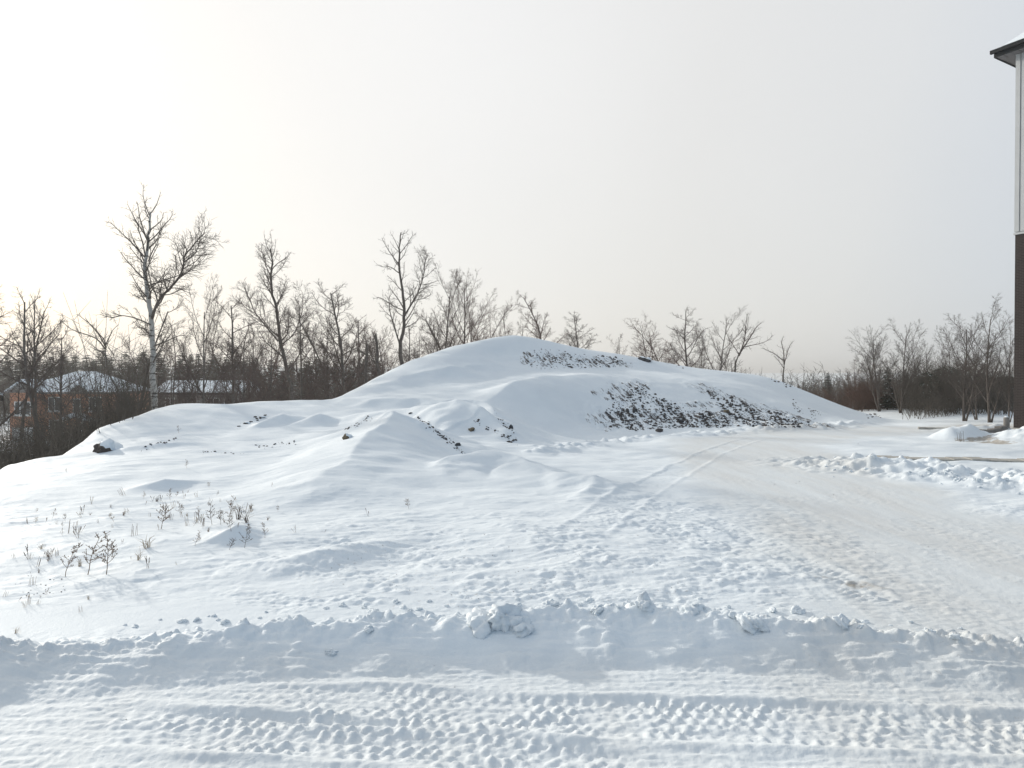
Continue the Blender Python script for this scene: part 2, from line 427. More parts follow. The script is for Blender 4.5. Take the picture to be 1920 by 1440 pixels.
# crest lines (x, y, height over the ground below)
R_A = [(-5.2, 21.6, .30), (-4.3, 20.9, .72), (-3.45, 20.2, .98), (-3.5, 18.6, .80), (-3.65, 16.4, .56), (-3.8, 14.2, .32), (-3.9, 12.6, .13), (-3.95, 11.6, .0)]
R_A2 = [(-3.5, 20.3, .95), (-2.7, 19.9, .75), (-1.9, 19.2, .35), (-1.3, 18.3, .05)]
R_B = [(-4.6, 25.2, .35), (-3.0, 24.7, .75), (-2.0, 24.2, .98), (-0.95, 23.7, .92), (-0.3, 22.8, .55), (.35, 21.8, .12)]
R_C = [(-2.1, 14.9, .05), (-1.45, 16.0, .30), (-.45, 16.9, .46), (.3, 16.3, .36), (1.1, 15.0, .26), (1.7, 14.4, .30), (2.1, 13.5, .12), (2.2, 12.6, .0)]
R_C2 = [(1.75, 14.4, .30), (1.45, 13.4, .17), (1.0, 12.5, .03)]
R_D = [(-2.2, 29.0, .10), (-1.0, 30.0, .35), (.1, 32.0, .55), (1.6, 34.5, .42), (4, 36.5, .22), (7, 37.6, .05)]
R_K = [P(600, 764, 30)[:2] + (.05,), P(700, 758, 28.6)[:2] + (.28,), P(800, 752, 27.8)[:2] + (.46,), P(890, 745, 27.2)[:2] + (.70,), P(915, 752, 26.6)[:2] + (.72,), P(945, 775, 25.8)[:2] + (.50,), P(985, 808, 24.6)[:2] + (.05,)]
R_L = [P(655, 800, 21.5)[:2] + (.18,), P(690, 786, 21.8)[:2] + (.42,), P(735, 778, 21)[:2] + (.5,)]
R_M = [P(585, 745, 32)[:2] + (.0,), P(660, 742, 32.5)[:2] + (.16,), P(760, 712, 34.5)[:2] + (.25,), P(860, 690, 36.5)[:2] + (.3,), P(930, 668, 39)[:2] + (.1,)]
R_E = [(-9.0, 23.6, .10), (-8.3, 24.6, .42), (-7.6, 25.3, .12)]
R_E2 = [(-7.7, 23.9, .08), (-7.0, 24.6, .34), (-6.2, 25.0, .06)]
R_F = [(-11.2, 19.6, .10), (-10.4, 19.8, .16), (-9.4, 20.1, .1)]
R_G = [W(400, 1085) + (.02,), W(520, 1060, .15) + (.12,), W(640, 1035, .2) + (.16,), W(760, 1010, .15) + (.05,)]
R_H = [W(380, 1045) + (.04,), W(440, 1005, .2) + (.24,), W(470, 990, .2) + (.08,)]
R_I = [W(230, 935) + (.03,), W(310, 910, .2) + (.20,), W(390, 905, .2) + (.05,)]
R_J = [W(1010, 862) + (.10,), W(1090, 838) + (.16,), W(1170, 824) + (.16,), W(1260, 815) + (.12,), W(1400, 808) + (.14,), W(1540, 803) + (.18,), W(1640, 790) + (.1,)]
BANK = [(-10, 2.6, 1.05), (-7.6, 4.1, .80), (-5.6, 5.3, .42), (-3.9, 5.85, .20), (-2.2, 6.15, .22), (-1, 6.3, .25), (0, 6.4, .28), (1.2, 6.42, .30), (2.3, 6.28, .27), (3.2, 6.1, .22), (4.4, 5.85, .17), (7, 5.2, .17), (12, 4, .2)]  # left end, out of view, is raised to cast shade on the near lane
WIND = [(8.0, 19.3, .10), (8.9, 18.4, .30), (9.8, 17.6, .42), (10.7, 16.6, .34), (11.7, 15.4, .30), (13.0, 13.6, .32), (15, 11, .3)]
PILE = [(20.0, 25.5, .7), (21.3, 25.8, 1.25), (23.5, 26, 1.3)]
PILE2 = [(17.2, 26.6, .5), (17.9, 26.9, .62), (18.4, 27.0, .3)]
PILE3 = [(17.5, 30.0, .05), (20.0, 30.4, .22), (22.0, 30.8, .35)]
ROAD = [(4.6, 3.5), (5.3, 6), (5.9, 9.2), (6.4, 13), (7.0, 18.2), (8.4, 25.0), (12.5, 29.2), (19, 32.2), (30, 35)]
TRACKS = [  # (centre line, width, lug height, rut depth)
    ([W(430, 1322), W(700, 1327), W(1050, 1347), W(1500, 1365), W(1920, 1388), W(2300, 1410)], .56, .019, .020),
    ([W(120, 1352), W(350, 1372), W(700, 1392), W(1000, 1424), W(1250, 1480)], .50, .015, .022),
    ([W(1090, 1000), W(1240, 955), W(1400, 1012), W(1560, 1090), W(1700, 1165)], .55, .012, .008),
    ([W(1080, 1030), W(1160, 960), W(1250, 900), W(1330, 850), W(1420, 820)], .7, .010, .012),
]
EDGE = [P(*q)[:2] for q in ((-400, 960, 11), (-150, 925, 14.5), (0, 886, 17.5), (40, 868, 18.6), (130, 852, 20.5), (165, 828, 21.7), (200, 802, 23), (240, 785, 25), (290, 771, 27), (370, 767, 28.5), (450, 763, 30), (540, 760, 31.5), (620, 751, 33), (690, 728, 34.8))]
def height(x, y, want_masks=False):
    shp = np.shape(x); x = np.asarray(x, float).reshape(-1); y = np.asarray(y, float).reshape(-1)
    z = np.zeros(x.shape)
    near = (y > -45) & (y < 80) & (np.abs(x) < 70)
    far = -1.5 - 3.5 * sstep(18, -25, x) * sstep(25, 70, y) - 7 * sstep(90, 330, y) * sstep(-120, 60, x) + 3 * sstep(130, 400, y) * sstep(20, -120, x)
    far = far + fbm(x / 60, y / 60, 3, 5) * 0.9 * sstep(60, 120, y)
    # far wooded hills beyond the valley
    far = far + 34 * sstep(800, 1700, y) * (0.72 + 0.35 * gnoise(x / 700 + 3.1, y / 2000, 44)) * (0.55 + 0.45 * sstep(900, 100, x)) 
    far = np.where(y < 20, far * sstep(-30, 20, y), far)
    z[:] = far
    if near.any():
        w = sstep(76, 56, y[near]) * sstep(60, 38, np.abs(x[near])) * sstep(-45, -30, y[near])
        z[near] = rbf(x[near], y[near]) * w + far[near] * (1 - w)
    m = (x < 0) & (x > -60) & (y > 5) & (y < 60)
    if m.any():
        d, _, arc, side = polydist(x[m], y[m], EDGE)
        L = sum(math.dist(EDGE[i], EDGE[i + 1]) for i in range(len(EDGE) - 1))
        d = np.where(side > 0, d, 0) + .5 * gnoise(x[m] / 1.3, y[m] / 1.3, 12) * (side > 0)
        t = np.clip(d - .1, 0, None)
        z[m] -= 1.5 * (1 - np.exp(-(t / 1.6) ** 1.5)) * sstep(0, 4, L - arc) * sstep(60, 40, y[m])
    d_road, _, _, _ = polydist(x, y, ROAD)
    road = sstep(3.1, 1.6, d_road + 0.5 * gnoise(x / 1.7, y / 1.7, 61)) * (y > -20)
    lane = sstep(6.1, 5.7, y + 0.1 * np.abs(x) * 0) * sstep(-60, -20, y)
    # drifts
    dr = ridge(x, y, R_A, 2.6, 2.4, 1.15, .025, (1.5, .14))
    dr = smax(dr, ridge(x, y, R_A2, 2.2, 1.6, 1.15, .06, (1.1, .22)), .06)
    dr = smax(dr, ridge(x, y, R_B, 2.0, 2.2, 1.1, .14, (1.5, .35)), .06)
    dr = smax(dr, ridge(x, y, R_C, 1.3, 1.7, 1.35, .05, (.9, .22)), .05)
    dr = smax(dr, ridge(x, y, R_C2, .9, .6, 1.4, .06, (.9, .12)), .04)
    dr = smax(dr, ridge(x, y, R_D, 1.8, 5.0, 1.4, .10), .05)
    dr = smax(dr, ridge(x, y, R_K, 4.2, .9, 1.25, .04, (1.6, .25)), .03)
    dr = smax(dr, ridge(x, y, R_L, 1.1, .8, 1.3, .05, (.8, .15)), .03)
    dr = smax(dr, ridge(x, y, R_M, 3.0, 1.6, 1.4, .1, (2.0, .4)), .03)
    for r_, a, b in ((R_E, .9, 1.1), (R_E2, .8, 1.0), (R_F, .7, .6), (R_G, .9, .55), (R_H, .8, .45), (R_I, 1.0, .5)):
        dr = smax(dr, ridge(x, y, r_, a, b, 1.5, .06, (.8, .1)), .03)
    rj = ridge(x, y, R_J, .7, .9, 1.3, .06, (.7, .25))
    wind = ridge(x, y, WIND, 1.5, 1.3, 1.1, .2, (.8, .35))
    bank = ridge(x, y, BANK, .50, .62, 1.25, .05, (.5, .07))
    pile = np.maximum(np.maximum(ridge(x, y, PILE, 2.0, 2.6, 1.2, .3, (.9, .2)), ridge(x, y, PILE2, .7, .7, 1.1, .2)), ridge(x, y, PILE3, .7, .7, 1.2, .1))
    pass
    z += dr - 0.02
    bank_m = np.clip(bank / .22, 0, 1)
    dB, (hB,), _, sB = polydist(x, y, BANK)
    crest = np.exp(-(dB / .20) ** 2) * (hB > 0) + 0.75 * np.exp(-(dB / .5) ** 2) * (sB > 0)
    crest *= sstep(.02, .2, hB) * (y < 12) * (y > 2)
    z += bank + crest * (0.050 * sub(crest, clods, x, y, .19, 21, .35) * sstep(-.1, .4, gnoise(x / .7, y / .7, 25)) + .030 * sub(crest, clods, x, y, .07, 23, .5) + .03 * fbm(x / .16, y / .16, 3, 24, .6) + 0.05 * fbm(x / .9, y / .9, 2, 22) - .02)
    face = np.clip(bank / .10, 0, 1) * (sB < 0)
    z += face * (.012 * fbm(x / .9, y / .07, 3, 26) + .02 * fbm(x / .45, y / .3, 2, 27) + .03 * sub(face, clods, x, y, .16, 28, .12))
    z += rj * (0.55 + .9 * sub(rj * 4, clods, x, y, .35, 71, .6) + .3 * gnoise(x / .5, y / .5, 72))
    wm = np.clip(wind / .12, 0, 1)
    z += wind * (0.7 + .5 * fbm(x / .9, y / .9, 3, 73)) + wm * (.065 * sub(wm, clods, x, y, .42, 75, .45) + .05 * fbm(x / .3, y / .3, 3, 59, .6) + .05 * sub(wm, clods, x, y, .22, 76, .6))
    z += pile * (0.9 + .25 * fbm(x / .6, y / .6, 3, 74))
    # fine relief, by zone
    open_ = sstep(55, 35, y) * (y > -20)
    dist = sstep(6.55, 7.3, y) * sstep(13.0, 10.0, y - .12 * x) * sstep(-4.6, -2.0, x + .35 * gnoise(x / 1.1, y / 1.1, 80)) * (1 - road * .75)
    patch = sstep(-.25, .35, fbm(x / 1.1 + .5 * y, y / .8, 3, 81))
    z += dist * (0.2 + .8 * patch) * (.016 * sub(dist, clods, x, y, .10, 82, .3) + .013 * sub(dist, clods, x, y, .05, 79, .5) + .013 * fbm(x / .13, y / .09, 3, 77) + .022 * fbm(x / .7, y / .4, 2, 83))
    chop = sstep(7.0, 8.0, y) * sstep(15.5, 11.5, y) * sstep(1.2, 2.3, x) * sstep(4.8, 3.6, x - .1 * y)
    z += .6 * chop * (.024 * fbm(x / .34, y / .26, 4, 84, .6) - .026 * sub(chop, clods, x, y, .34, 78, .22) + .014 * sub(chop, clods, x, y, .12, 76, .35))
    # wind ripples and sastrugi on open snow
    xr, yr = x * .94 + y * .34, -x * .34 + y * .94
    sas = fbm(xr / 1.3, yr / .36, 4, 85, .6)
    field = open_ * sstep(6.8, 8.0, y) * (1 - road) * sstep(.9, .3, dr)
    z += field * (0.020 * sas * (0.35 + .65 * sstep(-.2, .5, fbm(x / 3.5, y / 3.5, 2, 86)))) * sstep(34, 14, y)
    z += open_ * sstep(6.8, 9, y) * 0.07 * fbm(x / 2.8, y / 2.2, 3, 87) * (1 - road) 
    z += field * 0.012 * np.maximum(fbm(x / .2, y / .15, 3, 88), 0) * sstep(18, 10, y)
    # packed road: faint stripes and bumps
    z += road * sstep(34, 20, y) * (0.005 * fbm(x / .4, y / 2.2, 3, 89) + 0.007 * fbm(x / .12, y / .10, 3, 90) * sstep(-.3, .4, fbm(x / 1.3, y / 1.3, 2, 58)))
    z += lane * (0.008 * fbm(x / .5, y / .09, 3, 93) + 0.010 * np.abs(fbm(x / .10, y / .08, 2, 94)))
    sm = np.zeros(x.shape); k = (x > -2) & (x < 19) & (y > 28) & (y < 47)
    if k.any():
        for pl, w0 in (([(4.4, 31.5), (6.5, 32.4), (9, 32.6), (12.5, 33.0), (14.4, 32.5)], 1.9), ([(5.0, 34.0), (6.9, 36.4)], 1.3), ([(10.4, 37.2), (12.3, 35.6), (13.6, 34.2)], 1.4), ([(1.2, 40.4), (4.3, 41.7), (6.9, 42.8)], 1.5), ([(13.6, 35.6), (15.2, 33.4)], .8), ([(8.6, 34.2), (10, 34.6)], .8)):
            d, _, _, _ = polydist(x[k], y[k], pl)
            sm[k] = np.maximum(sm[k], sstep(w0, w0 * .35, d + .55 * fbm(x[k] / .9, y[k] / 1.4, 2, 120)))
        z += sm * (.085 * sub(sm, clods, x, y, .42, 121, .5) + .05 * fbm(x / .25, y / .5, 3, 122))
    # tyre tracks
    for k, (pts, w, lug, rut) in enumerate(TRACKS):
        m = (y < 30) & (y > 3)
        if not m.any(): continue
        d, _, arc, side = polydist(x[m], y[m], pts)
        q = d * side + 0.03 * gnoise(x[m] / .6, y[m] / .6, 95 + k)
        a = np.abs(q)
        L = sum(math.dist(pts[i], pts[i + 1]) for i in range(len(pts) - 1))
        fade = sstep(0, .9, arc) * sstep(0, .7, L - arc) * (0.55 + .45 * sstep(-.4, .3, gnoise(x[m] / 1.1, y[m] / .5, 99 + k)))
        inside = sstep(w / 2 + .02, w / 2 - .05, a)
        row = np.floor((q + w / 2) / .115)
        ph = arc / .118 + .5 * np.mod(row, 2) + .30 * gnoise(x[m] / .3, y[m] / .2, 97) + .5 * gnoise(x[m] / 1.3, y[m] / .8, 96)
        tooth = sstep(.0, .6, np.sin(2 * np.pi * ph)) * sstep(.0, .35, np.abs(np.sin(np.pi * (q + w / 2) / .115)))
        rim = np.exp(-((a - w / 2 - .05) / .055) ** 2)
        z[m] += fade * (inside * (lug * tooth * (0.35 + 1.1 * sstep(-.45, .5, fbm(x[m] / .5, y[m] / .2, 3, 98))) + inside * .008 * fbm(x[m] / .07, y[m] / .05, 2, 101) - rut) + rim * rut * 1.3)
    if not want_masks: return z.reshape(shp)
    d_g, _, _, _ = polydist(x, y, [W(1815, 826), W(1850, 822), W(1880, 832)])
    gravel = sstep(1.4, .3, d_g * np.where(y > 0, 1, 1))
    d_g2, _, _, _ = polydist(x, y, [W(1835, 798), W(1860, 797)]); gravel = np.maximum(gravel, .8 * sstep(2.2, .6, d_g2))
    d_g3, _, _, _ = polydist(x, y, [W(1870, 890), W(1920, 887)]); gravel = np.maximum(gravel, .55 * sstep(.9, .2, d_g3))
    d_g4, _, _, _ = polydist(x, y, [W(1560, 1098), W(1640, 1108)]); gravel = np.maximum(gravel, .55 * sstep(.42, .1, d_g4))
    gravel = gravel * sstep(.25, .03, pile) * .85
    grit = np.clip(dist * 1.0 + .35 * road + .25 * lane, 0, 1)
    return z, np.clip(road + .35 * lane * (y < 8), 0, 1), gravel, grit, sm

# ------------------------------------------------------------------ the ground: one sheet to the horizon
rows = [-60, -30, -15, -8, -4, -1, 1, 2.2, 3.0]
y = 3.0
while y < 56:
    y += 0.014 if y < 7.6 else (0.028 if y < 13 else (0.055 if y < 24 else 0.13))
    rows.append(y)
while y < 4500: y *= 1.045; rows.append(y)
rows = np.array(rows)
s_in = np.linspace(-.86, .86, 640)
s_out = .86 * np.cumprod(np.r_[1.02, np.full(44, 1.11)])
cols = np.r_[-s_out[::-1], s_in, s_out]
Yg, Sg = np.meshgrid(rows, cols, indexing='ij')
Xg = Sg * (1.2 + np.maximum(Yg, 0))
Xg = Xg * 7000 / (7000 + np.abs(Xg))
zz, road_m, grav_m, grit_m, soil_m = height(Xg, Yg, True)
V = np.c_[Xg.reshape(-1), Yg.reshape(-1), zz]
nr, ncl = Xg.shape
idx = np.arange(nr * ncl).reshape(nr, ncl)
Q = np.stack([idx[:-1, :-1], idx[:-1, 1:], idx[1:, 1:], idx[1:, :-1]], -1).reshape(-1, 4)
gme = np_mesh('snow_ground', V, Q)
for nm, arr in (('road', road_m), ('gravel', grav_m), ('grit', grit_m), ('soil', soil_m)):
    at_ = gme.attributes.new(nm, 'FLOAT', 'POINT'); at_.data.foreach_set('value', arr.astype(np.float32))
ground = tag(link('snow_ground', gme, M['ground']), kind='structure')

def gz(x, y): return float(height(np.array([x]), np.array([y]))[0])
_ys = np.geomspace(4, 64, 110)
def hit_many(uv):
    """ground points seen at the given photo positions"""
    uv = np.asarray(uv, float); out = np.zeros((len(uv), 3))
    sx = (uv[:, 0] - 960) / F; sz = (uv[:, 1] - HZ) / F
    for a in range(0, len(uv), 2000):
        X = sx[a:a + 2000, None] * _ys[None]; Z = CAM_H - sz[a:a + 2000, None] * _ys[None]
        D = Z - height(X, np.broadcast_to(_ys[None], X.shape))
        below = D < 0; k = np.clip(np.where(below.any(1), below.argmax(1), len(_ys) - 1), 1, None); j = np.arange(len(k))
        d0, d1 = np.maximum(D[j, k - 1], 1e-4), np.minimum(D[j, k], -1e-4)
        yy = _ys[k - 1] + (_ys[k] - _ys[k - 1]) * d0 / (d0 - d1); xx = sx[a:a + 2000] * yy
        out[a:a + 2000] = np.c_[xx, yy, height(xx, yy)]
    return out
# ------------------------------------------------------------------ tubes and trees
def unit(v): return v / np.maximum(np.linalg.norm(v, axis=-1, keepdims=True), 1e-9)
def tubes(polys, sides_of):
    """polys: list of (points n x 3, radii n, level) -> verts, quads; grouped so that numpy does the work"""
    groups = {}
    for p, r, l in polys: groups.setdefault((len(p), sides_of(l)), []).append((p, r))
    Vs, Qs, off = [], [], 0
    for (n, k), it in groups.items():
        Pn = np.array([i[0] for i in it], float); R = np.array([i[1] for i in it], float)
        T = np.empty_like(Pn); T[:, 1:-1] = Pn[:, 2:] - Pn[:, :-2]; T[:, 0] = Pn[:, 1] - Pn[:, 0]; T[:, -1] = Pn[:, -1] - Pn[:, -2]
        T = unit(T)
        ref = np.where(np.abs(T[:, :1, 2:3]) > .8, np.array([[[1., .13, 0]]]), np.array([[[.1, 0, 1.]]]))
        ref = np.broadcast_to(ref, T.shape)
        U = unit(np.cross(T, ref)); Wv = np.cross(T, U)
        a = 2 * np.pi * np.arange(k) / k
        ring = Pn[:, :, None] + R[:, :, None, None] * (U[:, :, None] * np.cos(a)[None, None, :, None] + Wv[:, :, None] * np.sin(a)[None, None, :, None])
        m = len(it); idx = off + np.arange(m * n * k).reshape(m, n, k)
        nx = np.roll(idx, -1, 2)
        Qs.append(np.stack([idx[:, :-1], nx[:, :-1], nx[:, 1:], idx[:, 1:]], -1).reshape(-1, 4))
        Vs.append(ring.reshape(-1, 3)); off += m * n * k
    return np.concatenate(Vs), np.concatenate(Qs)
def rot_about(d, axis, a):
    return d * math.cos(a) + axis.cross(d) * math.sin(a) + axis * (axis.dot(d) * (1 - math.cos(a)))
NSEG = (9, 6, 4, 2, 1, 1)
class Tree:
    def __init__(s, prm, seed): s.p = prm; s.r = random.Random(seed); s.polys = []
    def sides(s, l): return (8, 6, 4, 3, 3, 3)[l]
    def rv(s): return Vector((s.r.gauss(0, 1), s.r.gauss(0, 1), s.r.gauss(0, 1)))
    def grow(s, p, d, L, r, lvl, r_end=None):
        n = NSEG[lvl]; pts = [Vector(p)]; d = Vector(d).normalized(); st = L / n
        w, up = s.p['wander'][lvl], Vector((0, 0, s.p['up'][lvl]))
        for i in range(n):
            d = (d + s.rv() * w + up).normalized(); pts.append(pts[-1] + d * st)
        s.along(pts, r, lvl, L, r_end)
    def along(s, pts, r, lvl, L=None, r_end=None):
        pts = [Vector(q) for q in pts]; n = len(pts) - 1
        if L is None: L = sum((pts[i + 1] - pts[i]).length for i in range(n))
        re = r * (.22 if lvl == 0 else .3) if r_end is None else r_end
        rr = [r + (re - r) * (i / n) ** .85 for i in range(n + 1)]
        if lvl == 0: rr[0] *= 1.25
        s.polys.append(([tuple(q) for q in pts], rr, lvl))
        if lvl + 1 >= s.p['levels']: return
        cnt = max(1, int(round(s.p['n'][lvl] * s.r.uniform(.8, 1.2))))
        if 'dens' in s.p and lvl >= 1 and s.p['dens'][lvl]: cnt = max(2, int(round(s.p['dens'][lvl] * L)))
        t0 = s.p['t0'][lvl]; az = s.r.uniform(0, 6.28)
        for i in range(cnt):
            t = t0 + (1 - t0) * (i + s.r.uniform(.1, .9)) / cnt
            f = t * n; k = min(int(f), n - 1); q = pts[k] + (pts[k + 1] - pts[k]) * (f - k)
            d = (pts[k + 1] - pts[k]).normalized()
            az += 2.4 + s.r.uniform(-.5, .5)
            ax = d.cross(Vector((0.3, .2, 1)) if abs(d.z) < .9 else Vector((1, 0.2, 0))).normalized()
            cd = rot_about(d, rot_about(ax, d, az), rad(s.p['ang'][lvl]) * s.r.uniform(.7, 1.3))
            cl = L * s.p['ratio'][lvl] * (1 - s.p['shape'][lvl] * (t - t0) / (1 - t0)) * s.r.uniform(.65, 1.2)
            if cl < .12: continue
            s.grow(q, cd, cl, max(s.p['rmin'], min(rr[k] * .6, cl * s.p['thick'])), lvl + 1)
    def meshes(s, name):
        tr = [q for q in s.polys if q[2] == 0]; cr2 = [q for q in s.polys if q[2] > 0]
        v, f = tubes(tr, s.sides); a = np_mesh(name + '_trunk', v, f)
        v, f = tubes(cr2, s.sides); b = np_mesh(name + '_branches', v, f)
        return a, b
ASPEN = dict(levels=5, n=(20, 9, 7, 5), ang=(50, 40, 38, 36), ratio=(.36, .46, .5, .7), up=(.02, .10, .05, .03, .02), wander=(.045, .11, .16, .18, .18), t0=(.26, .2, .15, .15), shape=(.72, .55, .5, .4), rmin=.0075, thick=.022)
VASE = dict(levels=5, n=(11, 9, 7, 5), ang=(36, 32, 32, 34), ratio=(.56, .42, .44, .65), up=(.02, .08, .05, .03, .02), wander=(.03, .055, .08, .12, .14), t0=(.14, .2, .15, .15), shape=(.50, .55, .5, .4), rmin=.0075, thick=.018)
BUSHY = dict(levels=5, n=(12, 8, 6, 4), ang=(42, 36, 36, 36), ratio=(.46, .46, .5, .7), up=(.03, .09, .05, .03, .02), wander=(.06, .11, .15, .18, .18), t0=(.10, .15, .12, .12), shape=(.60, .5, .5, .4), rmin=.0075, thick=.02)
def gen(prm, seed, H, r, stems=1, lean=0.0, spread=.25):
    t = Tree(prm, seed)
    for i in range(stems):
        a = t.r.uniform(0, 6.28); sp = spread if stems > 1 else lean
        h = H * (1 if i == 0 else t.r.uniform(.6, .95))
        d = (sp * math.cos(a) * (i > 0) + lean, sp * math.sin(a) * (i > 0), 1)
        t.grow((0.12 * math.cos(a) * (i > 0), .12 * math.sin(a) * (i > 0), -.25), d, h, r * (1 if i == 0 else .7), 0)
    return t
def guided(prm, seed, y, ub, zb, limbs):
    """limbs: list of (level, radius, [(u, v, depth offset), ...]) measured in the photo, at depth y"""
    t = Tree(prm, seed)
    for lvl, r, pp in limbs:
        pts = [((u - ub) / F * y, dy, CAM_H - (v - HZ) / F * y - zb) for u, v, dy in pp]
        q = []                                    # smooth with Catmull-Rom
        for i in range(len(pts) - 1):
            p0, p1, p2, p3 = (np.array(pts[max(0, min(len(pts) - 1, i + k))]) for k in (-1, 0, 1, 2))
            for s_ in (0, .34, .67):
                q.append(.5 * ((2 * p1) + (p2 - p0) * s_ + (2 * p0 - 5 * p1 + 4 * p2 - p3) * s_ ** 2 + (3 * p1 - p0 - 3 * p2 + p3) * s_ ** 3))
        q.append(np.array(pts[-1]))
        q = [Vector(k) + t.rv() * r * .12 for k in q]
        t.along(q, r * (.85 if lvl == 0 else .72), lvl)
    return t
def plant_tree(name, meshes, loc, label, rz=0, sc_=1.0, bark='bark', twig='twig', group='bare trees behind the snow mound', cat='tree', szx=1.0):
    o = empty(name, loc, rz); o.scale = (sc_ * szx, sc_ * szx, sc_)
    tag(o, label, cat, group)
    for nm, me, mt in (('trunk', meshes[0], M[bark]), ('branches', meshes[1], M[twig])):
        q = bpy.data.objects.new(nm, me); C.objects.link(q); q.parent = o
        if not me.materials: me.materials.append(mt)
        q.material_slots[0].link = 'OBJECT'; q.material_slots[0].material = mt
    return o

# ---- trees drawn after their own outlines
def key_tree(name, prm, seed, y, ub, limbs, label, bark, twig, group='bare trees behind the snow mound'):
    x = (ub - 960) / F * y; zb = gz(x, y)
    limbs = [(l, r, ([(p[0][0], HZ + (CAM_H - zb + .3) * F / y, 0)] + p) if l == 0 and p[0][2] is not None and i == 0 else p) for i, (l, r, p) in enumerate(limbs)]
    t = guided(prm, seed, y, ub, zb, limbs)
    return plant_tree(name, t.meshes(name), (x, y, zb), label, 0, 1, bark, twig, group)
KP = dict(ASPEN, levels=5, n=(14, 8, 5, 5), dens=(0, 4.6, 6.0, 0), t0=(.35, .15, .12, .1), ratio=(.17, .44, .55, .75), shape=(.3, .5, .5, .4), rmin=.0075)
key_tree('birch_tree', dict(KP, dens=(0, 4.8, 5.6, 0), ratio=(.15, .36, .52, .75)), 3, 32, 288, [
    (0, .20, [(288, 750, 0), (287, 700, 0), (286, 650, 0.1), (282, 600, .1), (278, 560, .1), (274, 530, .1), (271, 500, .1), (275, 470, .1), (280, 442, .1), (283, 418, 0), (284, 398, 0)]),
    (1, .10, [(286, 598, 0), (296, 580, -.2), (312, 558, -.4), (335, 538, -.5), (350, 522, -.6), (358, 505, -.7), (362, 488, -.8), (373, 476, -.9), (390, 460, -1), (405, 445, -1.1)]),
    (2, .05, [(360, 497, -.7), (370, 478, -.2), (374, 460, 0), (375, 440, .2), (378, 425, .3)]),
    (2, .04, [(350, 522, -.6), (372, 515, -.9), (395, 503, -1.2), (415, 486, -1.4)]),
    (1, .055, [(276, 536, .1), (292, 525, .5), (312, 515, .8), (335, 503, 1.1), (352, 498, 1.3)]),
    (1, .055, [(272, 500, .1), (262, 490, .3), (248, 480, .6), (235, 470, .9), (222, 455, 1)]),
    (1, .055, [(274, 486, .1), (262, 465, -.3), (248, 448, -.5), (236, 434, -.7), (228, 424, -.8)]),
    (1, .05, [(280, 490, 0), (294, 478, -.4), (308, 462, -.6), (318, 450, -.8), (324, 438, -.9)]),
    (1, .05, [(274, 480, 0), (262, 452, .3), (252, 430, .5), (247, 416, .6), (241, 408, .6)]),
    (1, .045, [(280, 455, 0), (292, 432, .4), (300, 415, .6), (306, 402, .8), (309, 394, .8)]),
    (1, .04, [(279, 450, 0), (272, 426, -.5), (266, 406, -.8), (262, 394, -.9)]),
    (1, .055, [(279, 566, .1), (268, 556, .4), (252, 552, .8), (236, 553, 1.1), (222, 545, 1.4)]),
    (1, .055, [(280, 560, 0), (295, 550, -.5), (308, 545, -.9), (322, 548, -1.2), (335, 552, -1.4)]),
    (1, .05, [(285, 610, 0), (270, 600, -.5), (252, 595, -.9), (238, 600, -1.2), (225, 595, -1.5)]),
    (1, .06, [(285, 640, 0), (268, 628, .6), (250, 614, 1), (232, 610, 1.4), (215, 603, 1.8)]),
    (1, .06, [(287, 682, 0), (300, 668, -.3), (312, 655, -.5), (325, 640, -.7), (340, 628, -.9)]),
    (1, .05, [(287, 650, 0), (300, 640, .5), (318, 628, .9), (332, 628, 1.1)]),
    (1, .045, [(284, 560, 0), (287, 530, -.4), (282, 505, -.7), (284, 480, -.9)]),
    ], 'tall white-barked birch with a big limb forking right, left of the snow mound', 'birch', 'bark', 'bare trees at the left')
KD = dict(KP, n=(22, 8, 5, 5), ratio=(.18, .44, .55, .75), t0=(.2, .15, .12, .1))
key_tree('aspen_tree', KD, 8, 40, 548, [
    (0, .17, [(548, 745, 0), (540, 705, 0), (530, 660, 0), (522, 620, .1), (517, 580, .1), (510, 540, 0), (509, 510, 0), (512, 488, 0), (508, 468, 0)]),
    (1, .07, [(522, 640, 0), (505, 612, -.6), (492, 590, -1), (484, 565, -1.3), (478, 545, -1.5)]),
    (1, .06, [(524, 650, 0), (545, 625, .6), (552, 600, 1), (556, 575, 1.2), (556, 545, 1.3)]),
    (1, .05, [(517, 585, 0), (530, 565, -.5), (541, 545, -.8), (548, 528, -1)]),
    (1, .05, [(513, 560, 0), (500, 540, .5), (494, 520, .8), (490, 500, 1)]),
    (1, .035, [(510, 520, 0), (522, 505, .3), (530, 490, .5), (534, 478, .6)]),
    (1, .03, [(510, 505, 0), (500, 492, -.4), (494, 480, -.5), (492, 470, -.5)]),
    ], 'tall dark tree leaning left from the slope, third tall tree from the left', 'bark', 'twig', 'bare trees at the left')
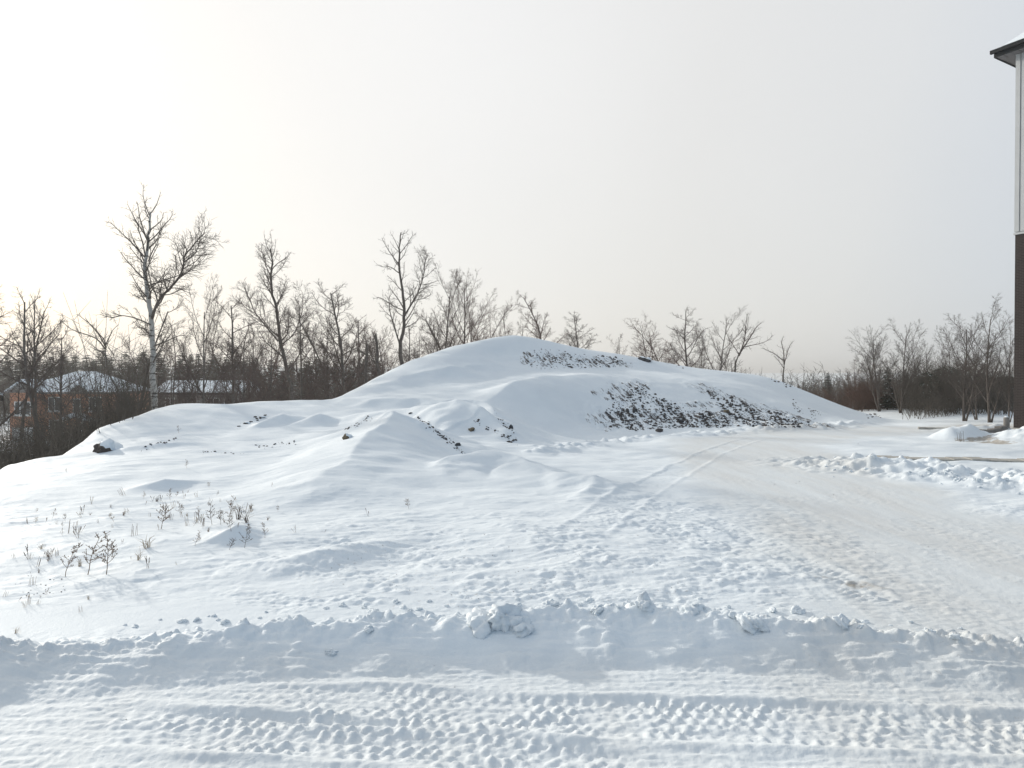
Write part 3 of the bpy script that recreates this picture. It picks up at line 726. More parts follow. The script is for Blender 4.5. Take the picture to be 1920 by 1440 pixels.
key_tree('aspen_tree', dict(KP, n=(12, 8, 5, 5), ratio=(.16, .38, .5, .7)), 13, 42, 756, [
    (0, .17, [(755, 690, 0), (750, 655, 0), (757, 610, 0), (757, 570, .1), (752, 530, .1), (748, 495, .1), (750, 465, 0), (752, 437, 0)]),
    (1, .08, [(750, 650, 0), (742, 615, -.3), (734, 585, -.5), (733, 560, -.6)]),
    (1, .085, [(757, 595, 0), (770, 570, .3), (783, 545, .5), (792, 515, .6), (795, 490, .6), (800, 475, .7)]),
    (1, .06, [(757, 578, 0), (745, 560, .4), (733, 545, .7), (726, 535, .8)]),
    (1, .06, [(757, 605, 0), (772, 590, -.5), (782, 575, -.8), (790, 562, -1)]),
    (1, .05, [(756, 582, 0), (740, 575, -.6), (725, 565, -1.1), (714, 562, -1.3)]),
    (1, .05, [(748, 512, 0), (732, 500, .3), (715, 498, .6), (702, 492, .8)]),
    (1, .05, [(747, 495, 0), (735, 478, -.3), (727, 465, -.5), (720, 450, -.6)]),
    (1, .04, [(749, 478, 0), (760, 460, .3), (768, 445, .5), (772, 437, .6)]),
    (1, .035, [(749, 470, 0), (742, 452, -.3), (735, 440, -.5)]),
    (1, .05, [(792, 532, .6), (805, 528, .8), (818, 522, 1)]),
    (1, .05, [(758, 615, 0), (775, 605, .5), (785, 590, .8)]),
    ], 'tallest open-crowned tree rising behind the left slope of the mound', 'bark', 'bark', 'bare trees behind the snow mound')
key_tree('fan_tree', dict(KP, n=(4, 8, 5, 3), t0=(.6, .12, .15, .15), ratio=(.15, .26, .4, .5), dens=(0, 5.0, 5.0, 0)), 23, 34, 244, [
    (0, .10, [(242, 768, 0), (228, 742, 0), (212, 715, 0), (201, 690, 0), (198, 660, 0), (198, 645, 0)]),
    (1, .05, [(198, 655, 0), (185, 635, -.2), (165, 626, -.4), (148, 618, -.6), (135, 603, -.8)]),
    (1, .05, [(198, 655, 0), (190, 638, .3), (172, 622, .5), (155, 608, .7), (140, 594, .9)]),
    (1, .045, [(198, 650, 0), (194, 630, -.3), (184, 612, -.5), (172, 600, -.6), (162, 592, -.7)]),
    (1, .04, [(199, 645, 0), (202, 630, .2), (206, 618, .3), (214, 608, .4)]),
    (1, .045, [(200, 672, 0), (185, 662, .4), (165, 655, .7), (146, 648, 1)]),
    (1, .04, [(204, 652, 0), (218, 660, -.4), (232, 672, -.6)]),
    ], 'bent tree with long branches fanned to the left, beside the birch', 'bark_grey', 'bark', 'bare trees at the left')
key_tree('aspen_tree', dict(KP, n=(3, 8, 6, 4), t0=(.5, .1, .1, .1), ratio=(.14, .30, .42, .5), dens=(0, 5.0, 5.5, 0)), 31, 56, 1376, [
    (0, .13, [(1378, 690, 0), (1382, 672, 0), (1386, 660, 0)]),
    (1, .09, [(1386, 664, 0), (1400, 645, .2), (1412, 628, .4), (1422, 614, .6), (1434, 603, .8)]),
    (1, .075, [(1385, 668, 0), (1392, 640, -.4), (1393, 615, -.6), (1396, 590, -.6)]),
    (1, .05, [(1396, 650, .1), (1415, 646, -.6), (1430, 640, -1), (1438, 630, -1.2)]),
    (1, .05, [(1386, 666, 0), (1378, 645, .6), (1370, 628, .9), (1368, 610, 1.1)]),
    (1, .045, [(1393, 630, -.4), (1404, 610, .4), (1408, 595, .6)]),
    ], 'small forked tree leaning right, right end of the row on the mound', 'bark_grey', 'twig')
key_tree('aspen_tree', dict(KP, n=(3, 8, 6, 4), t0=(.5, .1, .1, .1), ratio=(.14, .28, .42, .5), dens=(0, 5.4, 5.5, 0)), 37, 58, 1468, [
    (0, .12, [(1468, 712, 0), (1470, 690, 0), (1468, 672, 0)]),
    (1, .07, [(1468, 676, 0), (1456, 664, .3), (1445, 657, .6), (1435, 652, .8)]),
    (1, .07, [(1470, 680, 0), (1466, 660, -.4), (1460, 645, -.6), (1462, 632, -.7)]),
    (1, .06, [(1470, 684, 0), (1478, 662, .3), (1485, 648, .5), (1492, 640, .7)]),
    (1, .05, [(1469, 690, 0), (1455, 680, -.8), (1442, 668, -1.1)]),
    ], 'lone twisted tree standing in the brush right of the mound', 'bark_grey', 'twig')

# ---- generic trees, shared meshes
GEN = {}
for k, (prm, n, stems) in {'slim': (dict(ASPEN, t0=(.52, .2, .15, .15), n=(12, 8, 6, 4), ratio=(.30, .46, .5, .7)), 2, 1), 'aspen': (ASPEN, 4, 1), 'vase': (VASE, 3, 2), 'bushy': (BUSHY, 3, 3)}.items():
    for i in range(n):
        GEN[k, i] = gen(prm, 100 + 13 * i + len(k), 10.0, .12 if k != 'bushy' else .085, stems, lean=(-.06, .05, 0, .08)[i], spread=.22 if k == 'vase' else .3).meshes(f'{k}_{i}')
GEN_H = {k: max(v.co.z for v in m[1].vertices) for k, m in GEN.items()}
def top_scale(u, top, y, key):
    x = (u - 960) / F * y; zb = gz(x, y); return (x, y, zb), (CAM_H - (top - HZ) / F * y - zb) / GEN_H[key]
rr0 = random.Random(404)
L_, R_, B_ = 'bare trees at the left', 'bare trees at the right', 'bare trees behind the snow mound'
for (k, i, u, top, y, rz, szx, bark, twig, grp, label) in [
    ('aspen', 0, -6, 520, 40, .4, 1.25, 'bark_grey', 'twig', L_, 'broad bare tree cut by the left edge of the picture'),
    ('slim', 0, 30, 560, 47, 2.0, .9, 'bark', 'twig', L_, 'slim bare tree right beside the tree at the left edge'),
    ('slim', 1, 63, 540, 44, 1.2, .8, 'bark_grey', 'bark', L_, 'slender upright tree in front of the orange brick house roof'),
    ('slim', 1, 92, 545, 40, 3.0, 1.1, 'bark_grey', 'twig', L_, 'pale slim trunk standing in front of the left part of the brick house'),
    ('slim', 0, 122, 610, 36, 3.9, .9, 'bark', 'twig', L_, 'low dark tree in front of the middle of the brick house'),
    ('bushy', 0, 152, 735, 44, 1.9, .9, 'bark', 'brush', L_, 'short scrubby tree hiding the porch of the brick house'),
    ('aspen', 0, 236, 556, 38, 4.4, .85, 'bark', 'twig', L_, 'twiggy dark tree directly behind the birch, on its left'),
    ('bushy', 1, 316, 640, 46, .3, .9, 'bark', 'twig', L_, 'scrubby low tree close right of the birch trunk'),
    ('vase', 1, 376, 520, 37, .9, .8, 'bark_grey', 'twig', L_, 'dense upright tree filling the gap right of the birch'),
    ('aspen', 2, 440, 553, 40, 2.7, 1.15, 'bark_grey', 'twig', L_, 'grey tree standing between the birch and the leaning dark tree'),
    ('bushy', 2, 478, 600, 47, 5.2, .8, 'bark', 'twig', L_, 'low twiggy tree just left of the leaning dark tree'),
    ('aspen', 1, 572, 560, 46, 3.3, .85, 'bark_grey', 'twig', L_, 'thin grey tree just right of the leaning dark tree'),
    ('vase', 2, 602, 548, 48, 5.0, .7, 'bark', 'twig', L_, 'narrow tree midway between the leaning tree and the dead snags'),
    ('aspen', 3, 660, 533, 45, .7, 1.3, 'bark_grey', 'twig', L_, 'wide-crowned grey tree just left of the two dead snags'),
    ('bushy', 0, 722, 600, 52, 2.2, .9, 'bark', 'twig', B_, 'hazy low tree between the dead snags and the open-crowned tree'),
    ('bushy', 2, 700, 630, 56, 4.2, .9, 'bark', 'twig', B_, 'low twiggy growth right behind the two dead snags'),
    ('vase', 0, 832, 498, 47, 1.1, 1.05, 'bark', 'twig', B_, 'upright fan-shaped tree at the left shoulder of the mound'),
    ('vase', 1, 872, 508, 49, 4.0, 1.05, 'bark', 'twig_red', B_, 'second fan-shaped tree, close behind the mound left of its peak'),
    ('bushy', 1, 790, 590, 50, 3.1, .9, 'bark', 'twig', B_, 'thin bush peeking over the slope right of the open-crowned tree'),
    ('bushy', 0, 905, 556, 52, 5.0, 1.1, 'bark', 'twig_red', B_, 'reddish bushy tree behind the mound just left of its peak'),
    ('bushy', 2, 938, 572, 54, 0.6, 1.1, 'bark', 'twig_red', B_, 'reddish bushy tree directly behind the peak of the mound'),
    ('bushy', 1, 968, 590, 55, 2.0, 1.1, 'bark', 'twig_red', B_, 'low reddish bush showing just right behind the mound peak'),
    ('aspen', 0, 1021, 553, 52, 1.7, 1.35, 'bark', 'twig_red', B_, 'small round-crowned tree alone right of the mound peak'),
    ('bushy', 0, 1056, 622, 54, 3.7, .8, 'bark', 'twig', B_, 'tiny bush between the two small trees right of the peak'),
    ('aspen', 3, 1086, 585, 53, 4.9, 1.35, 'bark', 'twig', B_, 'second small lone tree right of the mound peak'),
    ('bushy', 2, 1158, 628, 55, 1.3, 1.2, 'bark', 'twig', B_, 'sparse little shrub on the skyline left of the dark slab'),
    ('bushy', 1, 1222, 588, 56, 4.6, 1.45, 'bark', 'twig_red', B_, 'dense reddish tree above the dark slab on the mound'),
    ('bushy', 0, 1252, 598, 57, 0.9, 1.4, 'bark', 'twig_red', B_, 'dense tree second in the row right of the dark slab'),
    ('aspen', 2, 1292, 576, 56, 3.6, 1.35, 'bark', 'twig', B_, 'tallest tree of the row on the right half of the mound'),
    ('bushy', 2, 1322, 625, 58, 2.9, 1.1, 'bark', 'twig', B_, 'low thin tree in the middle of the row on the right half of the mound'),
    ('vase', 2, 1348, 582, 57, 2.4, 1.25, 'bark_grey', 'twig', B_, 'upright tree left of the forked leaning tree on the mound'),
    ('bushy', 1, 1600, 668, 60, 2.0, 1.0, 'bark', 'brush_red', R_, 'low spreading shrub tree rising from the red-brown brush'),
    ('vase', 2, 1745, 640, 58, 1.0, 1.0, 'bark', 'bark', R_, 'thin bare tree just left of the round pine'),
    ('vase', 0, 1782, 612, 52, 3.1, .9, 'bark', 'bark', R_, 'bare tree in front of the right side of the round pine'),
    ('aspen', 1, 1628, 640, 64, 0.4, 1.1, 'bark', 'twig', R_, 'hazy twiggy tree at the left end of the right-hand trees'),
    ('aspen', 3, 1838, 640, 58, 2.4, .9, 'bark', 'twig', R_, 'faint tree behind the large bare trees by the building'),
    ('vase', 1, 1650, 612, 56, 2.0, 1.25, 'bark', 'bark', R_, 'spreading bare tree left of the two small spruces'),
    ('vase', 0, 1690, 600, 54, 0.2, 1.15, 'bark', 'bark', R_, 'tall bare tree standing between the two small spruces'),
    ('vase', 2, 1722, 628, 56, 5.5, 1.2, 'bark', 'bark', R_, 'bare tree between the spruces and the round pine'),
    ('vase', 1, 1808, 590, 45, 3.6, 1.25, 'bark', 'bark', R_, 'bare fan-shaped tree close right of the round pine'),
    ('vase', 0, 1832, 612, 46, 5.3, 0.95, 'bark', 'bark', R_, 'slim bare tree between the two large trees near the building'),
    ('vase', 2, 1856, 560, 43, 1.5, 1.05, 'bark', 'bark', R_, 'tallest bare tree near the dark brick building'),
    ('vase', 0, 1892, 590, 42, 2.6, .7, 'bark', 'bark', R_, 'bare tree right beside the corner of the dark brick building'),
    ]:
    loc, s_ = top_scale(u, top - 6, y, (k, i))
    plant_tree({'aspen': 'bare_tree', 'slim': 'bare_tree', 'vase': 'bare_tree', 'bushy': 'bare_shrub_tree'}[k], GEN[k, i], loc, label, rz, s_, bark, twig, grp, 'tree', szx)

for i in range(18):
    k, v_ = rr0.choice((('aspen', rr0.randrange(4)), ('vase', rr0.randrange(3)), ('bushy', rr0.randrange(3))))
    u = (-30, 262, 322, 470, 485, 460, 495, 590, 625, 640, 685, 700, 735, 775, 800, 850, 890, 985)[i] + rr0.uniform(-6, 6); y = rr0.uniform(58, 76)
    loc, s_ = top_scale(u, rr0.uniform(575, 640), y, (k, v_))
    plant_tree('bare_tree', GEN[k, v_], loc, 'thin bare tree in the hazy back row behind the left slope of the mound', rr0.uniform(0, 6), s_, 'bark_grey', rr0.choice(('twig', 'twig_red')), 'hazy back row of trees', 'tree', 1.15)
# ---- dead snags
def snag(u, top, y, lean, label, broken):
    x = (u - 960) / F * y; zb = gz(x, y); H = CAM_H - (top - HZ) / F * y - zb
    o = empty('dead_snag', (x, y, zb)); tag(o, label, 'tree', 'dead snags')
    r = random.Random(int(u)); pts = []; rr = []
    for i in range(9):
        t = i / 8; pts.append((lean * t * H + r.uniform(-.05, .05), r.uniform(-.05, .05), -.3 + t * (H + .3))); rr.append((.14 - .05 * t) * r.uniform(.9, 1.1))
    rr[-1] = .05
    v, f = tubes([(pts, rr, 0)], lambda l: 8); link('trunk', np_mesh('snag', v, f), M['bark'], o)
    v, f = tubes([([np.array(pts[5]), np.array(pts[5]) + np.array((-.4, .2, .3))], (.06, .03), 0)], lambda l: 6)
    link('branch_stub', np_mesh('snag_stub', v, f), M['bark'], o)
    v, f = tubes([([np.array(pts[-2]), np.array(pts[-2]) + np.array(broken) * .5, np.array(pts[-2]) + np.array(broken)], (.07, .05, .02), 0)], lambda l: 6)
    link('broken_limb', np_mesh('snag_limb', v, f), M['bark'], o)
snag(683, 645, 42, .03, 'dead snag with a broken limb hanging left, the left of two', (-.55, 0, .35))
snag(713, 625, 42, -.05, 'thick dead snag without crown, the right of two', (-.25, 0, .7))

# ------------------------------------------------------------------ conifers
def spruce_mesh(seed, H, Rb, whorls, nb, nl, lf=1.0):
    r = random.Random(seed); v = []; f = []; sv = []; sf = []
    for w in range(whorls):
        t = (w + r.uniform(0, .5)) / whorls; z = H * (.06 + .93 * t)
        rad_ = Rb * (1 - t) ** .85 * r.uniform(.75, 1.1) + .05
        for b in range(nb):
            a = r.uniform(0, 2 * PI); L = rad_ * r.uniform(.7, 1.15)
            dx, dy = math.cos(a), math.sin(a); drop = r.uniform(.1, .4)
            for k in range(nl):
                s_ = (k + r.random()) / nl; q = Vector((dx * L * s_, dy * L * s_, z - drop * L * s_ * (1 - .4 * s_)))
                sd = r.choice((-1, 1)); le = (.16 + .22 * (1 - s_)) * min(1, .4 + rad_) * r.uniform(.7, 1.3) * lf
                d = Vector((dx * .8 - dy * sd * .7, dy * .8 + dx * sd * .7, r.uniform(-.5, .35))).normalized()
                n_ = Vector((-dy, dx, r.uniform(-.4, .4))).normalized() * le * .28
                tgt, tf = (sv, sf) if r.random() < .05 else (v, f)
                up = Vector((0, 0, .03)) if tgt is sv else Vector((0, 0, 0))
                i = len(tgt); tgt += [tuple(q - n_ + up), tuple(q + n_ + up), tuple(q + d * le + up)]; tf.append((i, i + 1, i + 2))
    return v, f, sv, sf
def pine_mesh(seed, H, R, n):
    r = random.Random(seed); v = []; f = []; sv = []; sf = []
    cl = []
    for i in range(46):
        while True:
            x, y_, z = r.uniform(-1, 1), r.uniform(-1, 1), r.uniform(0, 1)
            wd = (1 - ((z - .42) / .62) ** 2)
            if wd > 0 and x * x + y_ * y_ < wd: break
        cl.append((x * R, y_ * R, (.14 + .82 * z) * H, r.uniform(.35, .7) * R * .55))
    for (cx, cy, cz, cr_) in cl:
        for k in range(n):
            d = Vector((r.gauss(0, 1), r.gauss(0, 1), r.gauss(.25, .8))).normalized()
            q = Vector((cx, cy, cz)) + Vector((d.x * cr_, d.y * cr_, d.z * cr_ * .6)) * r.uniform(.5, 1)
            d2 = (d + Vector((r.gauss(0, .5), r.gauss(0, .5), r.gauss(.2, .5)))).normalized(); le = r.uniform(.2, .42)
            n_ = d2.orthogonal().normalized() * le * .22
            tgt, tf = (sv, sf) if (r.random() < .04 and d.z > 0) else (v, f)
            i = len(tgt); tgt += [tuple(q - n_), tuple(q + n_), tuple(q + d2 * le)]; tf.append((i, i + 1, i + 2))
    return v, f, sv, sf
def conifer_set(name, data, H, trunk_r):
    v, f, sv, sf = data
    a = bpy.data.meshes.new(name + '_crown'); a.from_pydata(v, [], f); a.materials.append(M['needle'])
    s_ = bpy.data.meshes.new(name + '_snow'); s_.from_pydata(sv, [], sf); s_.materials.append(M['snow'])
    tv, tf = tubes([([(0, 0, -.3), (0.02, 0, H * .5), (0, 0, H * .97)], (trunk_r, trunk_r * .6, .015), 0)], lambda l: 6)
    t = np_mesh(name + '_trunk', tv, tf); t.materials.append(M['bark'])
    return a, s_, t
def plant_conifer(name, st, loc, sc_, rz, label, group, szx=1.0, snow=True):
    o = empty(name, loc, rz); o.scale = (sc_ * szx, sc_ * szx, sc_); tag(o, label, 'tree', group)
    for nm, me in (('crown', st[0]), ('snow_dusting', st[1]), ('trunk', st[2])):
        if nm == 'snow_dusting' and not snow: continue
        q = bpy.data.objects.new(nm, me); C.objects.link(q); q.parent = o
        if nm == 'snow_dusting': q['kind'] = 'stuff'
    return o
near_spruce = [conifer_set(f'spruce{i}', spruce_mesh(50 + i, 6, 1.75, 28, 10, 11, 1.25), 6, .10) for i in range(2)]
far_spruce = [conifer_set(f'far_spruce{i}', spruce_mesh(60 + i, 12, 2.4, 34, 9, 5, 2.4), 12, .16) for i in range(3)]
pines = [conifer_set(f'pine{i}', pine_mesh(70 + i, 6, 2.7, 130), 6, .16) for i in range(2)]
def put_con(name, st, u, top, y, H, rz, label, group, szx=1.0):
    x = (u - 960) / F * y; zb = gz(x, y)
    plant_conifer(name, st, (x, y, zb), (CAM_H - (top - HZ) / F * y - zb) / H, rz, label, group, szx)
put_con('spruce_tree', near_spruce[0], 1664, 686, 57, 6, 0, 'small dark spruce, the left of a pair among the bare trees at right', 'conifers at the right')
put_con('spruce_tree', near_spruce[1], 1698, 690, 58, 6, 2, 'small dark spruce, the right of a pair among the bare trees at right', 'conifers at the right', 1.05)
put_con('pine_tree', pines[0], 1766, 685, 55, 6, 1, 'broad round dark pine left of the fan-shaped bare trees', 'conifers at the right', 1.05)
put_con('pine_tree', pines[1], 1852, 704, 60, 6, 3, 'dark round pine behind the bare trees beside the brick building', 'conifers at the right', 1.3)
put_con('pine_tree', pines[1], 1738, 702, 60, 6, 5, 'smaller dark pine close behind the left side of the round pine', 'conifers at the right', 1.2)
put_con('pine_tree', pines[0], 1806, 698, 61, 6, 2.2, 'dark pine half hidden behind the fan-shaped bare tree at right', 'conifers at the right', 1.2)
put_con('pine_tree', pines[0], 1892, 702, 62, 6, 4.1, 'dark pine showing right beside the brick building corner', 'conifers at the right', 1.1)
put_con('spruce_tree', near_spruce[0], 1552, 698, 95, 6, 4, 'little spruce poking out of the red-brown brush', 'conifers at the right', 1.1)
rr = random.Random(5)
for i in range(92):
    u = -60 + i * 8.6 + rr.uniform(-6, 6); y = rr.uniform(125, 185)
    top = 668 + rr.gauss(0, 9) + (12 if u > 470 else 0)
    x = (u - 960) / F * y; zb = gz(x, y)
    plant_conifer('far_spruce', far_spruce[i % 3], (x, y, zb), (CAM_H - (top - HZ) / F * y - zb) / 12, rr.uniform(0, 6), 'distant dark spruce in the tree line behind the houses', 'spruces of the far tree line', rr.uniform(1.0, 1.9), False)

# ------------------------------------------------------------------ brush (nobody could count it)
def thicket(name, seed, n, area, hmin, hmax, r0, twigs, mt, label, clump=1.4):
    """area: list of (u0, u1, y0, y1) wedges to fill"""
    g = np.random.default_rng(seed); polys = []
    k = [area[i] for i in g.integers(0, len(area), n)]
    uu = np.array([g.uniform(a[0], a[1]) for a in k]); yy = np.array([g.uniform(a[2], a[3]) for a in k])
    xx = (uu - 960) / F * yy
    zb = height(xx, yy)
    hmod = .55 + .75 * np.clip(.5 + fbm(xx / clump / 2, yy / clump / 2, 2, seed), 0, 1)
    for i in range(n):
        h = g.uniform(hmin, hmax) * hmod[i]; d = np.array([g.normal(0, .22), g.normal(0, .22), 1.0])
        p0 = np.array([xx[i], yy[i], zb[i] - .1]); p1 = p0 + d * h * .5; p2 = p1 + (d + np.array([g.normal(0, .2), g.normal(0, .2), 0])) * h * .5
        polys.append(([p0, p1, p2], (r0, r0 * .7, r0 * .3), 0))
        for j in range(twigs):
            t = g.uniform(.25, .95); q = p0 + (p1 - p0) * 2 * t if t < .5 else p1 + (p2 - p1) * (2 * t - 1)
            dd = np.array([g.normal(0, .7), g.normal(0, .7), g.uniform(.25, 1.0)]); L = h * g.uniform(.18, .42) * (1.15 - t * .6)
            polys.append(([q, q + dd * L], (r0 * .5, r0 * .22), 1))
    v, f = tubes(polys, lambda l: 3)
    return tag(link(name, np_mesh(name, v, f), mt), label, 'brush', None, 'stuff')
thicket('brush', 1, 3200, [(-160, 120, 24, 38), (-120, 230, 26, 40), (100, 270, 29, 44)], 2.6, 4.9, .017, 7, M['brush'], 'dense grey-brown brush in the gully below the snowy edge')
thicket('low_woods', 14, 800, [(230, 460, 42, 64)], 2.4, 4.6, .018, 7, M['brush'], 'low brown brush in front of the long low house right of the birch')
thicket('saplings', 15, 520, [(-110, 235, 36, 56)], 3.8, 6.0, .016, 8, M['brush'], 'thin saplings standing before the orange brick house')
thicket('bare_woods', 2, 2400, [(440, 740, 52, 95), (430, 620, 46, 70), (640, 860, 58, 90), (205, 290, 50, 66)], 2.6, 4.9, .026, 7, M['brush'], 'dark mass of bare saplings behind the snow edge')
thicket('far_woods', 3, 1300, [(-150, 280, 105, 150), (260, 760, 112, 150)], 4, 7, .06, 8, M['brush'], 'grey bare woods in front of the far spruces')
thicket('red_brush', 4, 2600, [(1380, 1690, 60, 84), (1440, 1640, 62, 78), (1640, 1905, 60, 78), (1600, 1700, 57, 64)], 1.4, 2.7, .017, 7, M['brush_red'], 'red-brown brush along the field behind the mound')
thicket('scrub', 11, 1100, [(1560, 1905, 61, 84), (1690, 1905, 49, 62), (1700, 1900, 49, 58)], 1.6, 3.8, .020, 8, M['brush'], 'grey scrub round the conifers right of the red-brown brush')
thicket('gully_scrub', 12, 800, [(-140, 250, 22, 36), (100, 260, 26, 36)], 1.4, 3.2, .013, 7, M['brush'], 'low scrub at the foot of the snowy edge at left')
thicket('far_brush', 6, 1300, [(1290, 1720, 110, 210), (1500, 1960, 90, 160)], 2.8, 4.8, .05, 8, M['brush'], 'hazy grey trees of the valley beyond the red brush')

# ------------------------------------------------------------------ houses
def gable_roof(mb, x0, x1, y0, y1, z, h, axis='x', t=.22):
    """solid gable roof slab; ridge along axis"""
    if axis == 'x':
        ym = (y0 + y1) / 2
        for (ya, yb) in ((y0, ym), (y1, ym)):
            mb.poly([(x0, ya, z), (x1, ya, z), (x1, yb, z + h), (x0, yb, z + h), (x0, ya, z + t), (x1, ya, z + t), (x1, yb, z + h + t), (x0, yb, z + h + t)],
                    [(0, 1, 2, 3), (4, 5, 6, 7), (0, 1, 5, 4), (1, 2, 6, 5), (2, 3, 7, 6), (3, 0, 4, 7)])
    else:
        xm = (x0 + x1) / 2
        for (xa, xb) in ((x0, xm), (x1, xm)):
            mb.poly([(xa, y0, z), (xa, y1, z), (xb, y1, z + h), (xb, y0, z + h), (xa, y0, z + t), (xa, y1, z + t), (xb, y1, z + h + t), (xb, y0, z + h + t)],
                    [(0, 1, 2, 3), (4, 5, 6, 7), (0, 1, 5, 4), (1, 2, 6, 5), (2, 3, 7, 6), (3, 0, 4, 7)])
    return mb
def hip_roof(mb, x0, x1, y0, y1, z, h, rx0, rx1):
    ym = (y0 + y1) / 2
    mb.poly([(x0, y0, z), (x1, y0, z), (x1, y1, z), (x0, y1, z), (rx0, ym, z + h), (rx1, ym, z + h)],
            [(3, 2, 1, 0), (0, 1, 5, 4), (1, 2, 5), (2, 3, 4, 5), (3, 0, 4)])
    return mb
def window(parent, x, y, z, w, h, panes=2, sill=True):
    """window on a wall that faces -y"""
    o = MB().box(x - w / 2, x + w / 2, y - .03, y + .05, z, z + h).build('window', M['glass'], parent)
    fr = MB(); t = .09
    fr.box(x - w / 2 - t, x - w / 2, y - .07, y + .04, z - t, z + h + t).box(x + w / 2, x + w / 2 + t, y - .07, y + .04, z - t, z + h + t)
    fr.box(x - w / 2 + .001, x + w / 2 - .001, y - .068, y + .04, z - t, z).box(x - w / 2 + .001, x + w / 2 - .001, y - .068, y + .04, z + h, z + h + t)
    for k in range(1, panes): xx = x - w / 2 + w * k / panes; fr.box(xx - .04, xx + .04, y - .06, y + .03, z + .001, z + h - .001)
    fr.build('frame', M['white_paint'], o)
    if sill: MB().box(x - w / 2 - .15, x + w / 2 + .15, y - .14, y - .0, z - .22, z - .10).build('sill', M['white_paint'], o)
    return o
hy = 80.0; hx = (112 - 960) / F * hy; hzb = -5.2
hs = tag(empty('brick_house', (hx, hy, hzb)), 'orange brick two-storey house with snowy hipped roof among the trees at left', 'house', 'houses in the valley')
MB().box(-5.6, 5.6, 0, 9, -1, 5.75).build('wall', M['brick_orange'], hs)
MB().box(-5.0, -2.0, -1.2, -.002, -1, 5.7).build('front_wing', M['brick_orange'], hs)
MB().poly([(-5.3, -1.22, 5.7), (-1.7, -1.22, 5.7), (-3.5, -1.22, 7.0), (-5.3, -1.0, 5.7), (-1.7, -1.0, 5.7), (-3.5, -1.0, 7.0)], [(0, 1, 2), (5, 4, 3), (0, 3, 4, 1), (1, 4, 5, 2), (2, 5, 3, 0)]).build('gable_board', M['clad_grey'], hs)
rf = hip_roof(MB(), -6.2, 6.2, -.6, 9.6, 5.76, 2.45, -.9, 1.5).build('roof', M['snow'], hs)
MB().box(-6.25, 6.25, -.68, -.52, 5.56, 5.74).box(-6.25, -6.1, -.5, 9.6, 5.56, 5.74).box(6.1, 6.25, -.5, 9.6, 5.56, 5.74).build('eave', M['house_trim'], rf)
gable_roof(MB(), -5.5, -1.5, -1.5, 3.2, 5.72, 1.38, 'y', .16).build('wing_roof', M['snow'], hs)
gable_roof(MB(), 1.5, 4.0, -.9, .6, 5.9, .8, 'y', .12).build('dormer_roof', M['snow'], rf)
MB().poly([(1.6, -.88, 5.78), (3.9, -.88, 5.78), (2.75, -.88, 6.6)], [(0, 1, 2)]).build('dormer_face', M['clad_grey'], rf)
window(hs, 4.15, 0, 3.6, 1.3, 1.5); window(hs, 4.15, 0, 1.0, 1.3, 1.5); window(hs, 2.0, 0, 3.4, .7, 1.5, 1); window(hs, -.6, 0, 3.6, 1.3, 1.5)
window(hs, -3.5, -1.2, 3.2, 1.7, 1.4, 3); window(hs, -.6, 0, 1.0, 1.2, 1.4)
MB().box(-4.7, -2.3, -1.3, -1.21, -.6, 1.7).build('garage_door', M['white_paint'], hs)
po = gable_roof(MB(), 1.0, 4.0, -1.9, -.002, 2.45, .75, 'y', .18).build('porch_roof', M['snow'], hs)
MB().box(1.2, 1.4, -1.75, -1.55, -1, 2.44).build('porch_post', M['white_paint'], hs); MB().box(3.55, 3.75, -1.75, -1.55, -1, 2.44).build('porch_post', M['white_paint'], hs)
MB().box(1.9, 2.9, -.06, -.003, -.4, 1.8).build('door', M['house_trim'], hs)

ly = 98.0; lx = (366 - 960) / F * ly
lh = tag(empty('long_house', (lx, ly, -5.4)), 'long low dark house with snow-covered roof behind the trees right of the birch', 'house', 'houses in the valley')
MB().box(-5.6, 6.0, 0, 8, -1, 5.3).build('wall', M['clad_grey'], lh)
lr = gable_roof(MB(), -6.0, 6.4, -.6, 8.6, 5.31, 1.65, 'x', .22).build('roof', M['snow'], lh)
MB().box(-6.0, 6.4, -.7, -.605, 5.15, 5.45).build('eave', M['dark_metal'], lr)
for (x, w) in ((-3.6, 1.2), (-.4, 1.3), (2.6, 1.6), (4.8, 1.1)): window(lh, x, 0, 3.4, w, 1.2)
MB().box(-5.61, 6.01, -.06, -.003, 2.3, 2.55).build('trim_band', M['house_trim'], lh)

# shed whose roof corner shows at the left edge
sx, sy = P(-122, 760, 38)[:2]
sh = tag(empty('shed', (sx, sy, gz(sx, sy) - .2)), 'dark shed with a snowy roof corner poking in at the left edge', 'shed')
shz = CAM_H - (756 - HZ) / F * sy - (gz(sx, sy) - .2)
MB().box(-3.0, 1.0, 0, 3, 0, shz).build('wall', M['dark_metal'], sh)
sr = gable_roof(MB(), -3.4, 1.3, -.4, 3.4, shz + .002, .5, 'x', .28).build('roof', M['dark_metal'], sh)
gable_roof(MB(), -3.4, 1.28, -.38, 3.38, shz + .29, .5, 'x', .2).build('snow_layer', M['snow'], sr)

